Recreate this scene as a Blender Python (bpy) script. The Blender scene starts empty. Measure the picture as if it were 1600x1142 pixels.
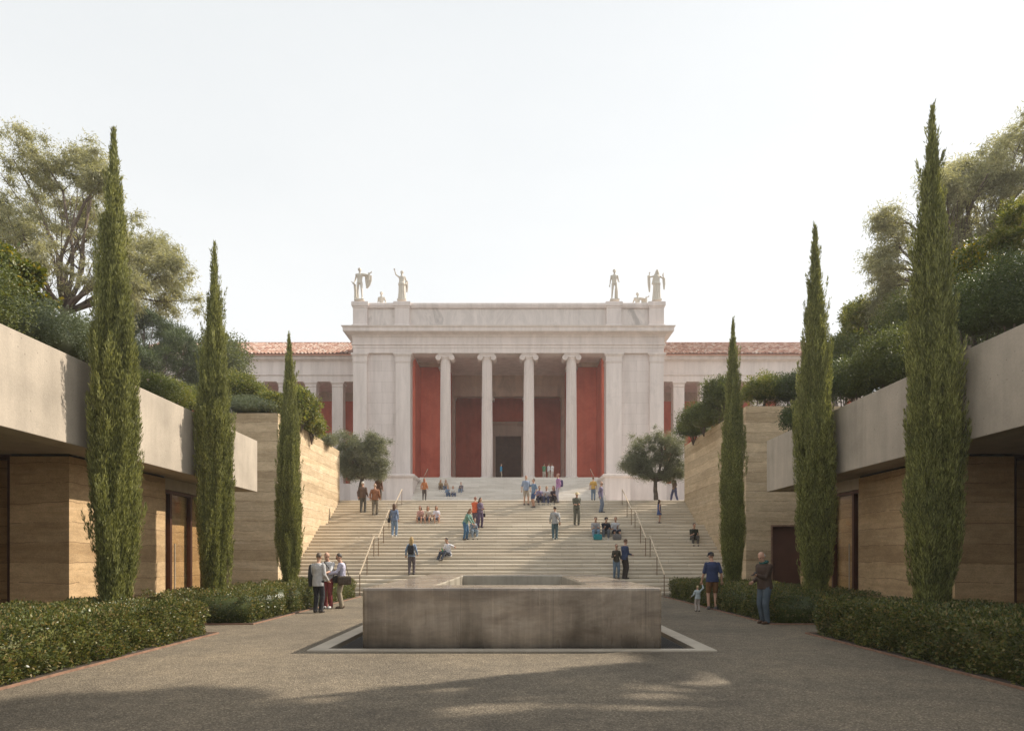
import bpy, math, random
import numpy as np
from mathutils import Vector, Matrix
random.seed(7); RNG = np.random.default_rng(7)
R = math.radians
F = 1000.0; HZ = 871.0; EYE = 1.6
def PX(px, d): return (px-800.0)/F*d
def PZ(py, d): return EYE+(HZ-py)/F*d
SC = bpy.context.scene
COL = SC.collection
# ------------------------------------------------------------------ helpers
def tag(o, label=None, cat=None, group=None, kind=None):
    if label: o['label'] = label
    if cat: o['category'] = cat
    if group: o['group'] = group
    if kind: o['kind'] = kind
    return o
def empty(name, loc=(0,0,0), rz=0.0, parent=None):
    o = bpy.data.objects.new(name, None); COL.objects.link(o)
    o.location = loc; o.rotation_euler = (0,0,rz); o.empty_display_size = .3
    if parent: o.parent = parent
    return o
def link(name, me, mat=None, parent=None, smooth=False):
    if mat is not None and not me.materials: me.materials.append(mat)
    if smooth: me.shade_smooth()
    o = bpy.data.objects.new(name, me); COL.objects.link(o)
    if parent: o.parent = parent
    return o
def at_world(o, root):
    """parts are modelled in world coordinates; shift them under a root that stands elsewhere"""
    o.matrix_parent_inverse = Matrix.Translation(-Vector(root.location)); return o
class MB:
    def __init__(s): s.v = []; s.f = []; s.m = []
    def add(s, vs, fs, mi=0):
        n = len(s.v); s.v += [tuple(p) for p in vs]; s.f += [tuple(i+n for i in f) for f in fs]; s.m += [mi]*len(fs)
        return s
    def box(s, x0, x1, y0, y1, z0, z1, mi=0):
        if x0 > x1: x0, x1 = x1, x0
        return s.add([(x0,y0,z0),(x1,y0,z0),(x1,y1,z0),(x0,y1,z0),(x0,y0,z1),(x1,y0,z1),(x1,y1,z1),(x0,y1,z1)],
              [(0,3,2,1),(4,5,6,7),(0,1,5,4),(1,2,6,5),(2,3,7,6),(3,0,4,7)], mi)
    def stack(s, x0, x1, y0, y1, lv, mi=0):
        """rectangular mitred mouldings: lv = [(projection, z)...]"""
        vs = []; fs = []
        for p, z in lv: vs += [(x0-p,y0-p,z),(x1+p,y0-p,z),(x1+p,y1+p,z),(x0-p,y1+p,z)]
        for i in range(len(lv)-1):
            a = 4*i; b = a+4
            for k in range(4): fs.append((a+k, a+(k+1)%4, b+(k+1)%4, b+k))
        fs.append((3,2,1,0)); t = 4*(len(lv)-1); fs.append((t,t+1,t+2,t+3))
        return s.add(vs, fs, mi)
    def lathe(s, prof, n=24, c=(0,0), mi=0):
        vs = []; fs = []
        for r, z in prof:
            for k in range(n):
                a = 2*math.pi*k/n; vs.append((c[0]+r*math.cos(a), c[1]+r*math.sin(a), z))
        for i in range(len(prof)-1):
            for k in range(n):
                fs.append((i*n+k, i*n+(k+1)%n, (i+1)*n+(k+1)%n, (i+1)*n+k))
        fs.append(tuple(range(n-1,-1,-1))); t = n*(len(prof)-1); fs.append(tuple(range(t,t+n)))
        return s.add(vs, fs, mi)
    def tube(s, pts, rad, n=8, mi=0):
        pts = [Vector(p) for p in pts]; rs = rad if isinstance(rad, (list,tuple)) else [rad]*len(pts)
        vs = []; fs = []
        for i, p in enumerate(pts):
            d = (pts[min(i+1,len(pts)-1)]-pts[max(i-1,0)])
            d = d.normalized() if d.length > 1e-9 else Vector((0,0,1))
            ref = Vector((0,0,1)) if abs(d.z) < .9 else Vector((1,0,0))
            u = d.cross(ref).normalized(); w = d.cross(u).normalized()
            for k in range(n):
                a = 2*math.pi*k/n; vs.append(p+u*math.cos(a)*rs[i]+w*math.sin(a)*rs[i])
        for i in range(len(pts)-1):
            for k in range(n): fs.append((i*n+k, (i+1)*n+k, (i+1)*n+(k+1)%n, i*n+(k+1)%n))
        fs.append(tuple(range(n))); t = n*(len(pts)-1); fs.append(tuple(range(t+n-1,t-1,-1)))
        return s.add(vs, fs, mi)
    def mesh(s, name):
        me = bpy.data.meshes.new(name); me.from_pydata(s.v, [], s.f); me.update(); return me
    def build(s, name, mat, parent=None, smooth=False, bevel=0):
        me = s.mesh(name)
        mats = mat if isinstance(mat, (list,tuple)) else [mat]
        for m in mats: me.materials.append(m)
        if len(mats) > 1: me.polygons.foreach_set('material_index', s.m)
        o = link(name, me, None, parent, smooth)
        if bevel:
            b = o.modifiers.new('bevel','BEVEL'); b.width = bevel; b.segments = 2; b.limit_method = 'ANGLE'
        return o
# ------------------------------------------------------------------ materials
def newmat(name):
    m = bpy.data.materials.new(name); m.use_nodes = True
    nt = m.node_tree; b = nt.nodes['Principled BSDF']; return m, nt, b
class N:
    def __init__(s, nt): s.nt = nt
    def n(s, typ, **kw):
        d = s.nt.nodes.new(typ)
        for k, v in kw.items():
            if k.startswith('i_'):
                key = k[2:].replace('_',' '); d.inputs[key].default_value = v
            else: setattr(d, k, v)
        return d
    def l(s, a, b): s.nt.links.new(a, b)
    def coord(s, scale=(1,1,1), which='Object', rot=(0,0,0)):
        t = s.n('ShaderNodeTexCoord'); mp = s.n('ShaderNodeMapping'); mp.inputs['Scale'].default_value = scale
        mp.inputs['Rotation'].default_value = rot
        s.l(t.outputs[which], mp.inputs['Vector']); return mp.outputs[0]
    def noise(s, vec, scale, detail=4, rough=.55, dist=0):
        d = s.n('ShaderNodeTexNoise'); d.inputs['Scale'].default_value = scale; d.inputs['Detail'].default_value = detail
        d.inputs['Roughness'].default_value = rough; d.inputs['Distortion'].default_value = dist
        s.l(vec, d.inputs['Vector']); return d.outputs['Fac']
    def ramp(s, fac, stops):
        r = s.n('ShaderNodeValToRGB'); el = r.color_ramp.elements
        while len(el) > 1: el.remove(el[-1])
        el[0].position = stops[0][0]; el[0].color = (*stops[0][1],1)
        for p, c in stops[1:]:
            e = el.new(p); e.color = (*c,1)
        s.l(fac, r.inputs[0]); return r.outputs[0]
    def mix(s, a, b, fac, mode='MIX'):
        m = s.n('ShaderNodeMix', data_type='RGBA', blend_type=mode)
        for sock, val in ((m.inputs[6], a), (m.inputs[7], b), (m.inputs[0], fac)):
            if hasattr(val, 'is_linked') or hasattr(val, 'links'): s.l(val, sock)
            elif isinstance(val, (int,float)): sock.default_value = val
            else: sock.default_value = (*val,1)
        return m.outputs[2]
    def math(s, op, a, b=0):
        m = s.n('ShaderNodeMath', operation=op)
        for sock, val in ((m.inputs[0], a), (m.inputs[1], b)):
            if isinstance(val, (int,float)): sock.default_value = val
            else: s.l(val, sock)
        return m.outputs[0]
    def bump(s, h, strength, dist, nrm=None):
        b = s.n('ShaderNodeBump'); b.inputs['Strength'].default_value = strength; b.inputs['Distance'].default_value = dist
        s.l(h, b.inputs['Height'])
        if nrm is not None: s.l(nrm, b.inputs['Normal'])
        return b.outputs[0]
def g3(v): return (v,v,v)
def mat_gravel():
    m, nt, b = newmat('gravel_paving'); k = N(nt); c = k.coord()
    big = k.noise(c, .35, 5, .6); mid = k.noise(c, 3.2, 5, .65); 
    vo = k.n('ShaderNodeTexVoronoi'); vo.inputs['Scale'].default_value = 70; k.l(c, vo.inputs['Vector'])
    hs = k.n('ShaderNodeSeparateColor'); k.l(vo.outputs['Color'], hs.inputs[0])
    stone = k.ramp(hs.outputs[0], [(0,(.095,.082,.066)),(.35,(.19,.166,.134)),(.75,(.29,.256,.208)),(1,(.52,.47,.39))])
    base = k.mix(k.mix(stone, (.22,.19,.155), .25), (.82,.755,.65), 1.0, 'MULTIPLY')
    base = k.mix(base, k.ramp(big, [(.3,(.60,.60,.61)),(.5,g3(.9)),(.7,(1.16,1.14,1.10))]), 1.0, 'MULTIPLY')
    base = k.mix(base, k.ramp(mid, [(.3,g3(.76)),(.7,g3(1.12))]), 1.0, 'MULTIPLY')
    k.l(base, b.inputs['Base Color']); b.inputs['Roughness'].default_value = .85
    k.l(k.bump(vo.outputs['Distance'], .8, .01, k.bump(mid, .3, .02)), b.inputs['Normal']); return m
def mat_rammed(name='rammed_earth', tint=(1,1,1), bands=1.0):
    m, nt, b = newmat(name); k = N(nt)
    c = k.coord((1,1,1)); warp = k.noise(k.coord((.6,.6,.6)), 1.3, 5, .65)
    wv = k.n('ShaderNodeCombineXYZ'); k.l(k.math('MULTIPLY', k.math('SUBTRACT', warp, .5), .2), wv.inputs[2])
    ad = k.n('ShaderNodeVectorMath', operation='ADD'); k.l(c, ad.inputs[0]); k.l(wv.outputs[0], ad.inputs[1])
    mp = k.n('ShaderNodeMapping'); mp.inputs['Scale'].default_value = (.14,.14,2.2); k.l(ad.outputs[0], mp.inputs[0])
    lay = k.noise(mp.outputs[0], 1.6, 6, .62)
    mp2 = k.n('ShaderNodeMapping'); mp2.inputs['Scale'].default_value = (2.2,2.2,5); k.l(ad.outputs[0], mp2.inputs[0])
    fine = k.noise(mp2.outputs[0], 2.4, 6, .75)
    col = k.ramp(lay, [(.25,(.37,.265,.16)),(.42,(.43,.315,.19)),(.5,(.50,.375,.235)),(.58,(.44,.325,.20)),(.7,(.56,.435,.29)),(.82,(.42,.305,.185))])
    col = k.mix(col, k.ramp(fine, [(.3,g3(.84)),(.7,g3(1.10))]), 1.0, 'MULTIPLY')
    # pour joints every ~0.42 m, wavy thin dark lines
    sp = k.n('ShaderNodeSeparateXYZ'); k.l(ad.outputs[0], sp.inputs[0])
    fr = k.math('FRACT', k.math('MULTIPLY', sp.outputs[2], 2.35)); 
    line = k.math('LESS_THAN', k.math('ABSOLUTE', k.math('SUBTRACT', fr, .5)), .022)
    lid = k.math('FLOOR', k.math('ADD', k.math('MULTIPLY', sp.outputs[2], 2.35), .5)); wn = k.n('ShaderNodeTexWhiteNoise', noise_dimensions='1D'); k.l(lid, wn.inputs['W'])
    col = k.mix(col, k.ramp(wn.outputs['Value'], [(0,(.86,.84,.81)),(.5,g3(.98)),(1,(1.12,1.12,1.12))]), 1.0, 'MULTIPLY')
    brk = k.noise(c, 2.6, 5, .7); line = k.math('MULTIPLY', line, k.math('MULTIPLY', k.math('GREATER_THAN', brk, .44), .55))
    blot = k.noise(k.coord((1,1,1.6)), 1.3, 6, .7); col = k.mix(col, k.ramp(blot, [(.32,(.84,.82,.80)),(.55,g3(1.0)),(.72,(1.12,1.12,1.13))]), 1.0, 'MULTIPLY')
    col = k.mix(col, (.16,.10,.055), line)
    grain = k.noise(c, 34, 4, .8); col = k.mix(col, k.ramp(grain, [(.25,g3(.74)),(.75,g3(1.24))]), 1.0, 'MULTIPLY')
    col = k.mix(col, tint, 1.0, 'MULTIPLY')
    k.l(col, b.inputs['Base Color']); b.inputs['Roughness'].default_value = .93
    h = k.math('ADD', k.math('MULTIPLY', fine, .6), k.math('SUBTRACT', k.math('MULTIPLY', grain, .35), line))
    k.l(k.bump(h, .7, .02), b.inputs['Normal']); return m
def mat_concrete(name, col=(.46,.395,.32), rough=.8):
    m, nt, b = newmat(name); k = N(nt); c = k.coord()
    a = k.noise(c, .8, 6, .62); st = k.noise(k.coord((2.5,2.5,.25)), 1.4, 5, .6); fi = k.noise(c, 22, 4, .6)
    base = k.mix(k.ramp(a, [(.3,tuple(x*.8 for x in col)),(.7,tuple(x*1.13 for x in col))]), k.ramp(st, [(.3,g3(.87)),(.7,g3(1.08))]), 1.0, 'MULTIPLY')
    base = k.mix(base, k.ramp(fi, [(.3,g3(.93)),(.7,g3(1.05))]), 1.0, 'MULTIPLY')
    vo = k.n('ShaderNodeTexVoronoi'); vo.inputs['Scale'].default_value = 7; k.l(c, vo.inputs['Vector'])
    pore = k.math('LESS_THAN', vo.outputs['Distance'], .09)
    pore = k.math('MULTIPLY', pore, k.math('GREATER_THAN', k.noise(c, 1.7, 2), .5))
    base = k.mix(base, tuple(x*.45 for x in col), k.math('MULTIPLY', pore, .7))
    k.l(base, b.inputs['Base Color']); b.inputs['Roughness'].default_value = rough
    k.l(k.bump(k.math('SUBTRACT', fi, pore), .35, .01), b.inputs['Normal']); return m
def mat_marble(name, col=(.70,.66,.635), joints=None, vein=.25, rough=.6, streak=.14):
    m, nt, b = newmat(name); k = N(nt); c = k.coord()
    v = k.noise(k.coord((.55,.55,.3), rot=(.2,.9,.3)), .7, 8, .66, .9); 
    st = k.noise(k.coord((1.2,1.2,.12)), 1.0, 6, .65)
    base = k.ramp(v, [(.36,tuple(x*(1-vein) for x in col)),(.46,col),(.55,tuple(x*(1-vein*.35) for x in col)),(.66,tuple(min(x*1.04,.85) for x in col))])
    base = k.mix(base, k.ramp(st, [(.35,(1-streak,1-streak*1.05,1-streak*1.1)),(.6,g3(1.03))]), 1.0, 'MULTIPLY')
    if joints:
        br = k.n('ShaderNodeTexBrick'); br.inputs['Scale'].default_value = 1; br.inputs['Mortar Size'].default_value = .012
        br.inputs['Brick Width'].default_value = joints[0]; br.inputs['Row Height'].default_value = joints[1]
        br.inputs['Color1'].default_value = (1,1,1,1); br.inputs['Color2'].default_value = (.93,.925,.92,1); br.inputs['Mortar'].default_value = (.72,.7,.68,1)
        t = k.n('ShaderNodeTexCoord'); sp = k.n('ShaderNodeSeparateXYZ'); k.l(t.outputs['Object'], sp.inputs[0])
        cb = k.n('ShaderNodeCombineXYZ'); k.l(k.math('ADD', sp.outputs[0], sp.outputs[1]), cb.inputs[0]); k.l(sp.outputs[2], cb.inputs[1])
        k.l(cb.outputs[0], br.inputs['Vector']); base = k.mix(base, br.outputs['Color'], 1.0, 'MULTIPLY')
    k.l(base, b.inputs['Base Color']); b.inputs['Roughness'].default_value = rough
    k.l(k.bump(k.noise(c, 14, 4), .15, .01), b.inputs['Normal']); return m
def mat_steps(name, col, dark):
    m, nt, b = newmat(name); k = N(nt); c = k.coord()
    a = k.noise(k.coord((.25,.6,1.2)), 1.1, 7, .65, .8); f = k.noise(k.coord((.5,2,9)), 1.3, 6, .7, 1.0)
    base = k.ramp(a, [(.3,dark),(.5,tuple((x+y)/2 for x, y in zip(col,dark))),(.62,col)])
    base = k.mix(base, k.ramp(f, [(.3,g3(.84)),(.52,g3(1.0)),(.7,g3(1.06))]), 1.0, 'MULTIPLY')
    br = k.n('ShaderNodeTexBrick'); br.inputs['Scale'].default_value = 1; br.inputs['Mortar Size'].default_value = .006
    br.inputs['Brick Width'].default_value = 1.6; br.inputs['Row Height'].default_value = .166
    br.inputs['Color1'].default_value = (1,1,1,1); br.inputs['Color2'].default_value = (.86,.85,.83,1); br.inputs['Mortar'].default_value = (.6,.58,.55,1)
    t = k.n('ShaderNodeTexCoord'); sp = k.n('ShaderNodeSeparateXYZ'); k.l(t.outputs['Object'], sp.inputs[0])
    cb = k.n('ShaderNodeCombineXYZ'); k.l(sp.outputs[0], cb.inputs[0]); k.l(k.math('ADD', sp.outputs[2], -.004), cb.inputs[1]); k.l(cb.outputs[0], br.inputs['Vector'])
    base = k.mix(base, br.outputs['Color'], 1.0, 'MULTIPLY')
    k.l(base, b.inputs['Base Color']); b.inputs['Roughness'].default_value = .8
    k.l(k.bump(k.noise(c, 18, 4), .25, .01), b.inputs['Normal']); return m
def mat_plain(name, col, rough=.6, metal=0.0, var=.12, scale=3.0, bump=.1, spec=None):
    m, nt, b = newmat(name); k = N(nt); c = k.coord()
    n = k.noise(c, scale, 4, .6); base = k.ramp(n, [(.3,tuple(x*(1-var) for x in col)),(.7,tuple(min(1,x*(1+var)) for x in col))])
    k.l(base, b.inputs['Base Color']); b.inputs['Roughness'].default_value = rough; b.inputs['Metallic'].default_value = metal
    if bump: k.l(k.bump(k.noise(c, scale*6, 3), bump, .01), b.inputs['Normal'])
    return m
def mat_plaster_red():
    m, nt, b = newmat('red_plaster'); k = N(nt); c = k.coord()
    a = k.noise(c, .5, 6, .65, .5); st = k.noise(k.coord((1.5,1.5,.15)), 1.2, 6, .6)
    base = k.ramp(a, [(.3,(.54,.105,.06)),(.5,(.64,.145,.085)),(.7,(.71,.185,.115))])
    base = k.mix(base, k.ramp(st, [(.35,g3(.92)),(.6,g3(1.03))]), 1.0, 'MULTIPLY')
    k.l(base, b.inputs['Base Color']); b.inputs['Roughness'].default_value = .8; return m
def mat_fountain():
    m, nt, b = newmat('fountain_stone'); k = N(nt); c = k.coord()
    sw = k.noise(k.coord((.6,.6,1.5), rot=(0,.45,.2)), .9, 8, .66, .5)
    st = k.noise(k.coord((16,16,.35)), 1.0, 5, .7); patch = k.noise(k.coord((1,1,.3)), 1.4, 5, .6)
    base = k.ramp(sw, [(.3,(.20,.152,.112)),(.45,(.265,.21,.158)),(.56,(.36,.295,.228)),(.7,(.26,.208,.158))])
    base = k.mix(base, k.ramp(st, [(.35,g3(.91)),(.56,g3(1.0)),(.72,g3(1.28))]), 1.0, 'MULTIPLY')
    dg = k.noise(k.coord((.35,.35,1.3), rot=(0,-.55,0)), 1.5, 7, .7, .3)
    base = k.mix(base, k.ramp(dg, [(.36,(.74,.72,.70)),(.5,g3(1.0)),(.66,(1.2,1.18,1.13))]), 1.0, 'MULTIPLY')
    base = k.mix(base, k.ramp(patch, [(.35,g3(.74)),(.65,g3(1.2))]), 1.0, 'MULTIPLY')
    br = k.n('ShaderNodeTexBrick'); br.offset = 0; br.inputs['Scale'].default_value = 1; br.inputs['Mortar Size'].default_value = .004
    br.inputs['Brick Width'].default_value = 1.62; br.inputs['Row Height'].default_value = 4
    br.inputs['Color1'].default_value = (1,1,1,1); br.inputs['Color2'].default_value = (.86,.86,.88,1); br.inputs['Mortar'].default_value = (.55,.55,.55,1)
    t = k.n('ShaderNodeTexCoord'); sp = k.n('ShaderNodeSeparateXYZ'); k.l(t.outputs['Object'], sp.inputs[0])
    cb = k.n('ShaderNodeCombineXYZ'); k.l(k.math('ADD', sp.outputs[0], .9), cb.inputs[0]); k.l(k.math('ADD', sp.outputs[2], 1.0), cb.inputs[1]); k.l(cb.outputs[0], br.inputs['Vector'])
    base = k.mix(base, br.outputs['Color'], 1.0, 'MULTIPLY')
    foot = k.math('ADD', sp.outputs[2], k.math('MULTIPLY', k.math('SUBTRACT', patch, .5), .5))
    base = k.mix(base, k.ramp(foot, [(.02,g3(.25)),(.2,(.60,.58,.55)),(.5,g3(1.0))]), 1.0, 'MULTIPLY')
    k.l(base, b.inputs['Base Color'])
    k.l(k.ramp(patch, [(.3,g3(.16)),(.7,g3(.38))]), b.inputs['Roughness'])
    b.inputs['Coat Weight'].default_value = .35; b.inputs['Coat Roughness'].default_value = .06
    k.l(k.bump(st, .3, .006), b.inputs['Normal']); return m
def mat_leaf(name, cols, trans=.35, rough=.5, sheen=None):
    m = bpy.data.materials.new(name); m.use_nodes = True; nt = m.node_tree; nt.nodes.clear(); k = N(nt)
    out = k.n('ShaderNodeOutputMaterial'); geo = k.n('ShaderNodeNewGeometry')
    n = len(cols); col = k.ramp(geo.outputs['Random Per Island'], [(i/max(1,n-1), c) for i, c in enumerate(cols)])
    big = k.noise(k.coord((1,1,1)), 1.1, 3, .5)
    col = k.mix(col, k.ramp(big, [(.3,(.78,.80,.8)),(.7,(1.2,1.18,1.1))]), 1.0, 'MULTIPLY')
    p = k.n('ShaderNodeBsdfPrincipled'); p.inputs['Roughness'].default_value = rough; k.l(col, p.inputs['Base Color'])
    p.inputs['Specular IOR Level'].default_value = .35
    tr = k.n('ShaderNodeBsdfTranslucent'); k.l(k.mix(col, (1.5,1.45,.75), 1.0, 'MULTIPLY'), tr.inputs['Color'])
    mx = k.n('ShaderNodeMixShader'); mx.inputs[0].default_value = trans
    k.l(p.outputs[0], mx.inputs[1]); k.l(tr.outputs[0], mx.inputs[2]); k.l(mx.outputs[0], out.inputs[0]); return m
def mat_glass():
    m = bpy.data.materials.new('window_glass'); m.use_nodes = True; nt = m.node_tree; nt.nodes.clear(); k = N(nt)
    out = k.n('ShaderNodeOutputMaterial'); g = k.n('ShaderNodeBsdfGlossy'); g.inputs['Roughness'].default_value = .02; g.inputs['Color'].default_value = (.9,.85,.8,1)
    t = k.n('ShaderNodeBsdfTransparent'); t.inputs['Color'].default_value = (.94,.91,.86,1)
    fr = k.n('ShaderNodeFresnel'); fr.inputs[0].default_value = 1.5; mx = k.n('ShaderNodeMixShader'); gg = k.n('ShaderNodeNewGeometry')
    k.l(k.math('MULTIPLY', fr.outputs[0], k.math('SUBTRACT', 1.0, gg.outputs['Backfacing'])), mx.inputs[0]); k.l(t.outputs[0], mx.inputs[1]); k.l(g.outputs[0], mx.inputs[2]); k.l(mx.outputs[0], out.inputs[0]); return m
def mat_water():
    m, nt, b = newmat('water'); k = N(nt); b.inputs['Base Color'].default_value = (.025,.022,.017,1); b.inputs['Roughness'].default_value = .05
    k.l(k.bump(k.noise(k.coord((1,3,1)), 3, 3), .15, .02), b.inputs['Normal']); return m
def mat_tiles():
    m, nt, b = newmat('terracotta_tiles'); k = N(nt); geo = k.n('ShaderNodeNewGeometry')
    col = k.ramp(geo.outputs['Random Per Island'], [(0,(.38,.18,.13)),(.3,(.54,.31,.23)),(.6,(.64,.43,.34)),(.85,(.70,.54,.46)),(1,(.76,.67,.60))])
    n = k.noise(k.coord(), 1.1, 5, .6); col = k.mix(col, k.ramp(n, [(.3,g3(.75)),(.7,g3(1.15))]), 1.0, 'MULTIPLY')
    k.l(col, b.inputs['Base Color']); b.inputs['Roughness'].default_value = .85; return m
_fab = {}
def fabric(col, rough=.85):
    key = tuple(round(c,3) for c in col)
    if key not in _fab:
        m, nt, b = newmat('fabric'); k = N(nt); c = k.coord()
        n = k.noise(c, 7, 4, .6, .5); base = k.ramp(n, [(.3,tuple(x*.8 for x in col)),(.7,tuple(min(1,x*1.15) for x in col))])
        k.l(base, b.inputs['Base Color']); b.inputs['Roughness'].default_value = rough
        k.l(k.bump(k.noise(k.coord((1,1,.6)), 11, 3, .5, 1.0), .8, .03), b.inputs['Normal']); _fab[key] = m
    return _fab[key]
M = dict(
 gravel=mat_gravel(), earth=mat_rammed('rammed_earth', (1.12,1.04,.93)), earth2=mat_rammed('rammed_earth_flank', (1.25,1.30,1.36)), conc=mat_concrete('board_concrete'),
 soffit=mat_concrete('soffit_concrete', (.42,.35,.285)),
 marble=mat_marble('pale_marble', (.76,.675,.635), vein=.10), ashlar=mat_marble('ashlar_marble', (.75,.665,.63), joints=(2.4,1.1), vein=.06),
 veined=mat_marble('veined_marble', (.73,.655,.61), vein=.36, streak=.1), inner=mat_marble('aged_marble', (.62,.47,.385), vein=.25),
 statue=mat_marble('statue_marble', (.62,.57,.49), vein=.12, streak=.2), red=mat_plaster_red(),
 steps=mat_steps('step_stone', (.72,.63,.50), (.56,.48,.375)), steps2=mat_steps('upper_step_stone', (.76,.70,.63), (.63,.57,.50)),
 fountain=mat_fountain(), basin=mat_marble('basin_stone', (.50,.45,.37), vein=.2, rough=.35, streak=.35), water=mat_water(), frame_stone=mat_marble('frame_stone', (.50,.44,.355), vein=.15),
 bronze=mat_plain('dark_bronze', (.10,.045,.03), .4, .5), rail=mat_plain('brown_metal', (.22,.13,.08), .35, .6), rail_sunlit=mat_plain('brushed_brass', (.62,.50,.36), .45, .4),  # pale metal: sunlit brightness of the handrail tops put into the colour
 corten=mat_plain('corten_steel', (.26,.15,.10), .8, .0, .3, 8), glass=mat_glass(), tiles=mat_tiles(), ridge=mat_plain('ridge_clay', (.45,.22,.15), .85),
 wood=mat_plain('dark_door_wood', (.11,.048,.03), .85, 0, .25, 2), doorleaf=mat_plain('brown_door_panel', (.12,.05,.03), .55, 0, .15, 1.5),
 soil=mat_plain('garden_soil', (.055,.04,.028), .95, 0, .3, 6, .8), dark=mat_plain('black_gap', (.02,.018,.016), .7), 
 bark=mat_plain('grey_bark', (.12,.095,.075), .9, 0, .35, 5, .9), bark2=mat_plain('smooth_bark', (.17,.13,.105), .85, 0, .3, 3, .5),
 skin=mat_plain('skin', (.50,.29,.20), .55, 0, .08, 6, .05), skin2=mat_plain('tanned_skin', (.36,.19,.125), .55, 0, .08, 6, .05),
 cypress=mat_leaf('cypress_needles', [(.10,.108,.042),(.18,.19,.07),(.27,.28,.10),(.38,.385,.15)], .25),
 hedge=mat_leaf('hedge_leaves', [(0.049,0.066,0.024),(0.078,0.100,0.036),(0.123,0.143,0.046),(0.176,0.179,0.061),(0.298,0.215,0.103)], .25, .35),
 euca=mat_leaf('grey_green_leaves', [(.22,.22,.15),(.30,.30,.21),(.39,.38,.27),(.50,.48,.36)], .42),
 olive=mat_leaf('olive_leaves', [(.13,.142,.095),(.19,.20,.14),(.27,.28,.20)], .25),
 pine=mat_leaf('pine_needles', [(0.051,0.079,0.034),(0.085,0.117,0.048),(0.127,0.158,0.064)], .2),
 fig=mat_leaf('fig_leaves', [(.05,.075,.012),(.085,.115,.018),(.13,.15,.02),(.17,.17,.025),(.42,.30,.02)], .3, .4),
 shrub=mat_leaf('shrub_leaves', [(0.074,0.094,0.035),(0.120,0.144,0.050),(0.180,0.194,0.069)], .28),
 bright=mat_leaf('bright_leaves', [(0.088,0.118,0.029),(0.143,0.171,0.042),(0.220,0.225,0.063),(0.286,0.265,0.095)], .35),
 sage=mat_leaf('sage_leaves', [(0.090,0.114,0.072),(0.120,0.150,0.094),(0.168,0.192,0.120)], .2),
 darkleaf=mat_leaf('dark_leaves', [(0.048,0.071,0.028),(0.079,0.110,0.040),(0.122,0.150,0.056)], .2),
 petals=mat_plain('pale_petals', (.75,.62,.55), .7),
)
# ------------------------------------------------------------------ foliage
def blades(P, D, L, W, nseg=1, bend=None):
    """kite shaped blades: base P, direction D (unit), length L, width W -> verts, quads"""
    n = len(P); r = RNG.normal(size=(n,3)); S = np.cross(D, r); S /= np.linalg.norm(S,axis=1,keepdims=True)+1e-9
    L = np.broadcast_to(L,(n,))[:,None]; W = np.broadcast_to(W,(n,))[:,None]
    v = np.empty((n,4,3)); mid = P+D*L*.45
    v[:,0] = P; v[:,1] = mid+S*W*.5; v[:,2] = P+D*L; v[:,3] = mid-S*W*.5
    return v.reshape(-1,3), np.arange(4*n).reshape(-1,4)
def npmesh(name, V, Fq, extra=None):
    """quads from numpy; extra = MB with other geometry (core)"""
    ev = np.array(extra.v) if extra and extra.v else np.zeros((0,3)); ef = extra.f if extra else []
    nv = len(V); me = bpy.data.meshes.new(name)
    allv = np.vstack([V, ev]) if len(ev) else V
    loops = [Fq.reshape(-1)]; sizes = [np.full(len(Fq),4)]
    if ef:
        loops.append(np.array([i+nv for f in ef for i in f])); sizes.append(np.array([len(f) for f in ef]))
    loops = np.concatenate(loops).astype(np.int32); sizes = np.concatenate(sizes).astype(np.int32)
    starts = np.concatenate([[0], np.cumsum(sizes)[:-1]]).astype(np.int32)
    me.vertices.add(len(allv)); me.vertices.foreach_set('co', allv.astype(np.float32).reshape(-1))
    me.loops.add(len(loops)); me.loops.foreach_set('vertex_index', loops)
    me.polygons.add(len(sizes)); me.polygons.foreach_set('loop_start', starts)
    me.update(calc_edges=True); me.validate(); return me
def unit(a): return a/(np.linalg.norm(a,axis=-1,keepdims=True)+1e-9)
def sphdir(n):
    return unit(RNG.normal(size=(n,3)))
def clumpleaves(C, Rd, n, L, W, droop=0.0, shell=.55, up=0.0, rnd=.8):
    """leaves through ellipsoid clumps. C (k,3), Rd (k,3)"""
    k = len(C); idx = RNG.choice(k, n, p=(Rd.prod(1)**(2/3))/(Rd.prod(1)**(2/3)).sum())
    d = sphdir(n); rr = np.where(RNG.random(n)<shell, RNG.uniform(.75,1.05,n), np.abs(RNG.normal(size=n))*.55)[:,None]*(1+.15*RNG.normal(size=(n,1)))
    P = C[idx]+d*rr*Rd[idx]; D = unit(d*.8+rnd*RNG.normal(size=(n,3))+np.array([0,0,up-droop]))
    s = RNG.uniform(.65,1.25,n); return P, D, L*s, W*s
CYP_T = [0,.05,.10,.19,.32,.5,.62,.75,.875,.94,1.0]; CYP_W = [.55,.66,.78,1,1.0,.94,.79,.57,.32,.17,.02]
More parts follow.
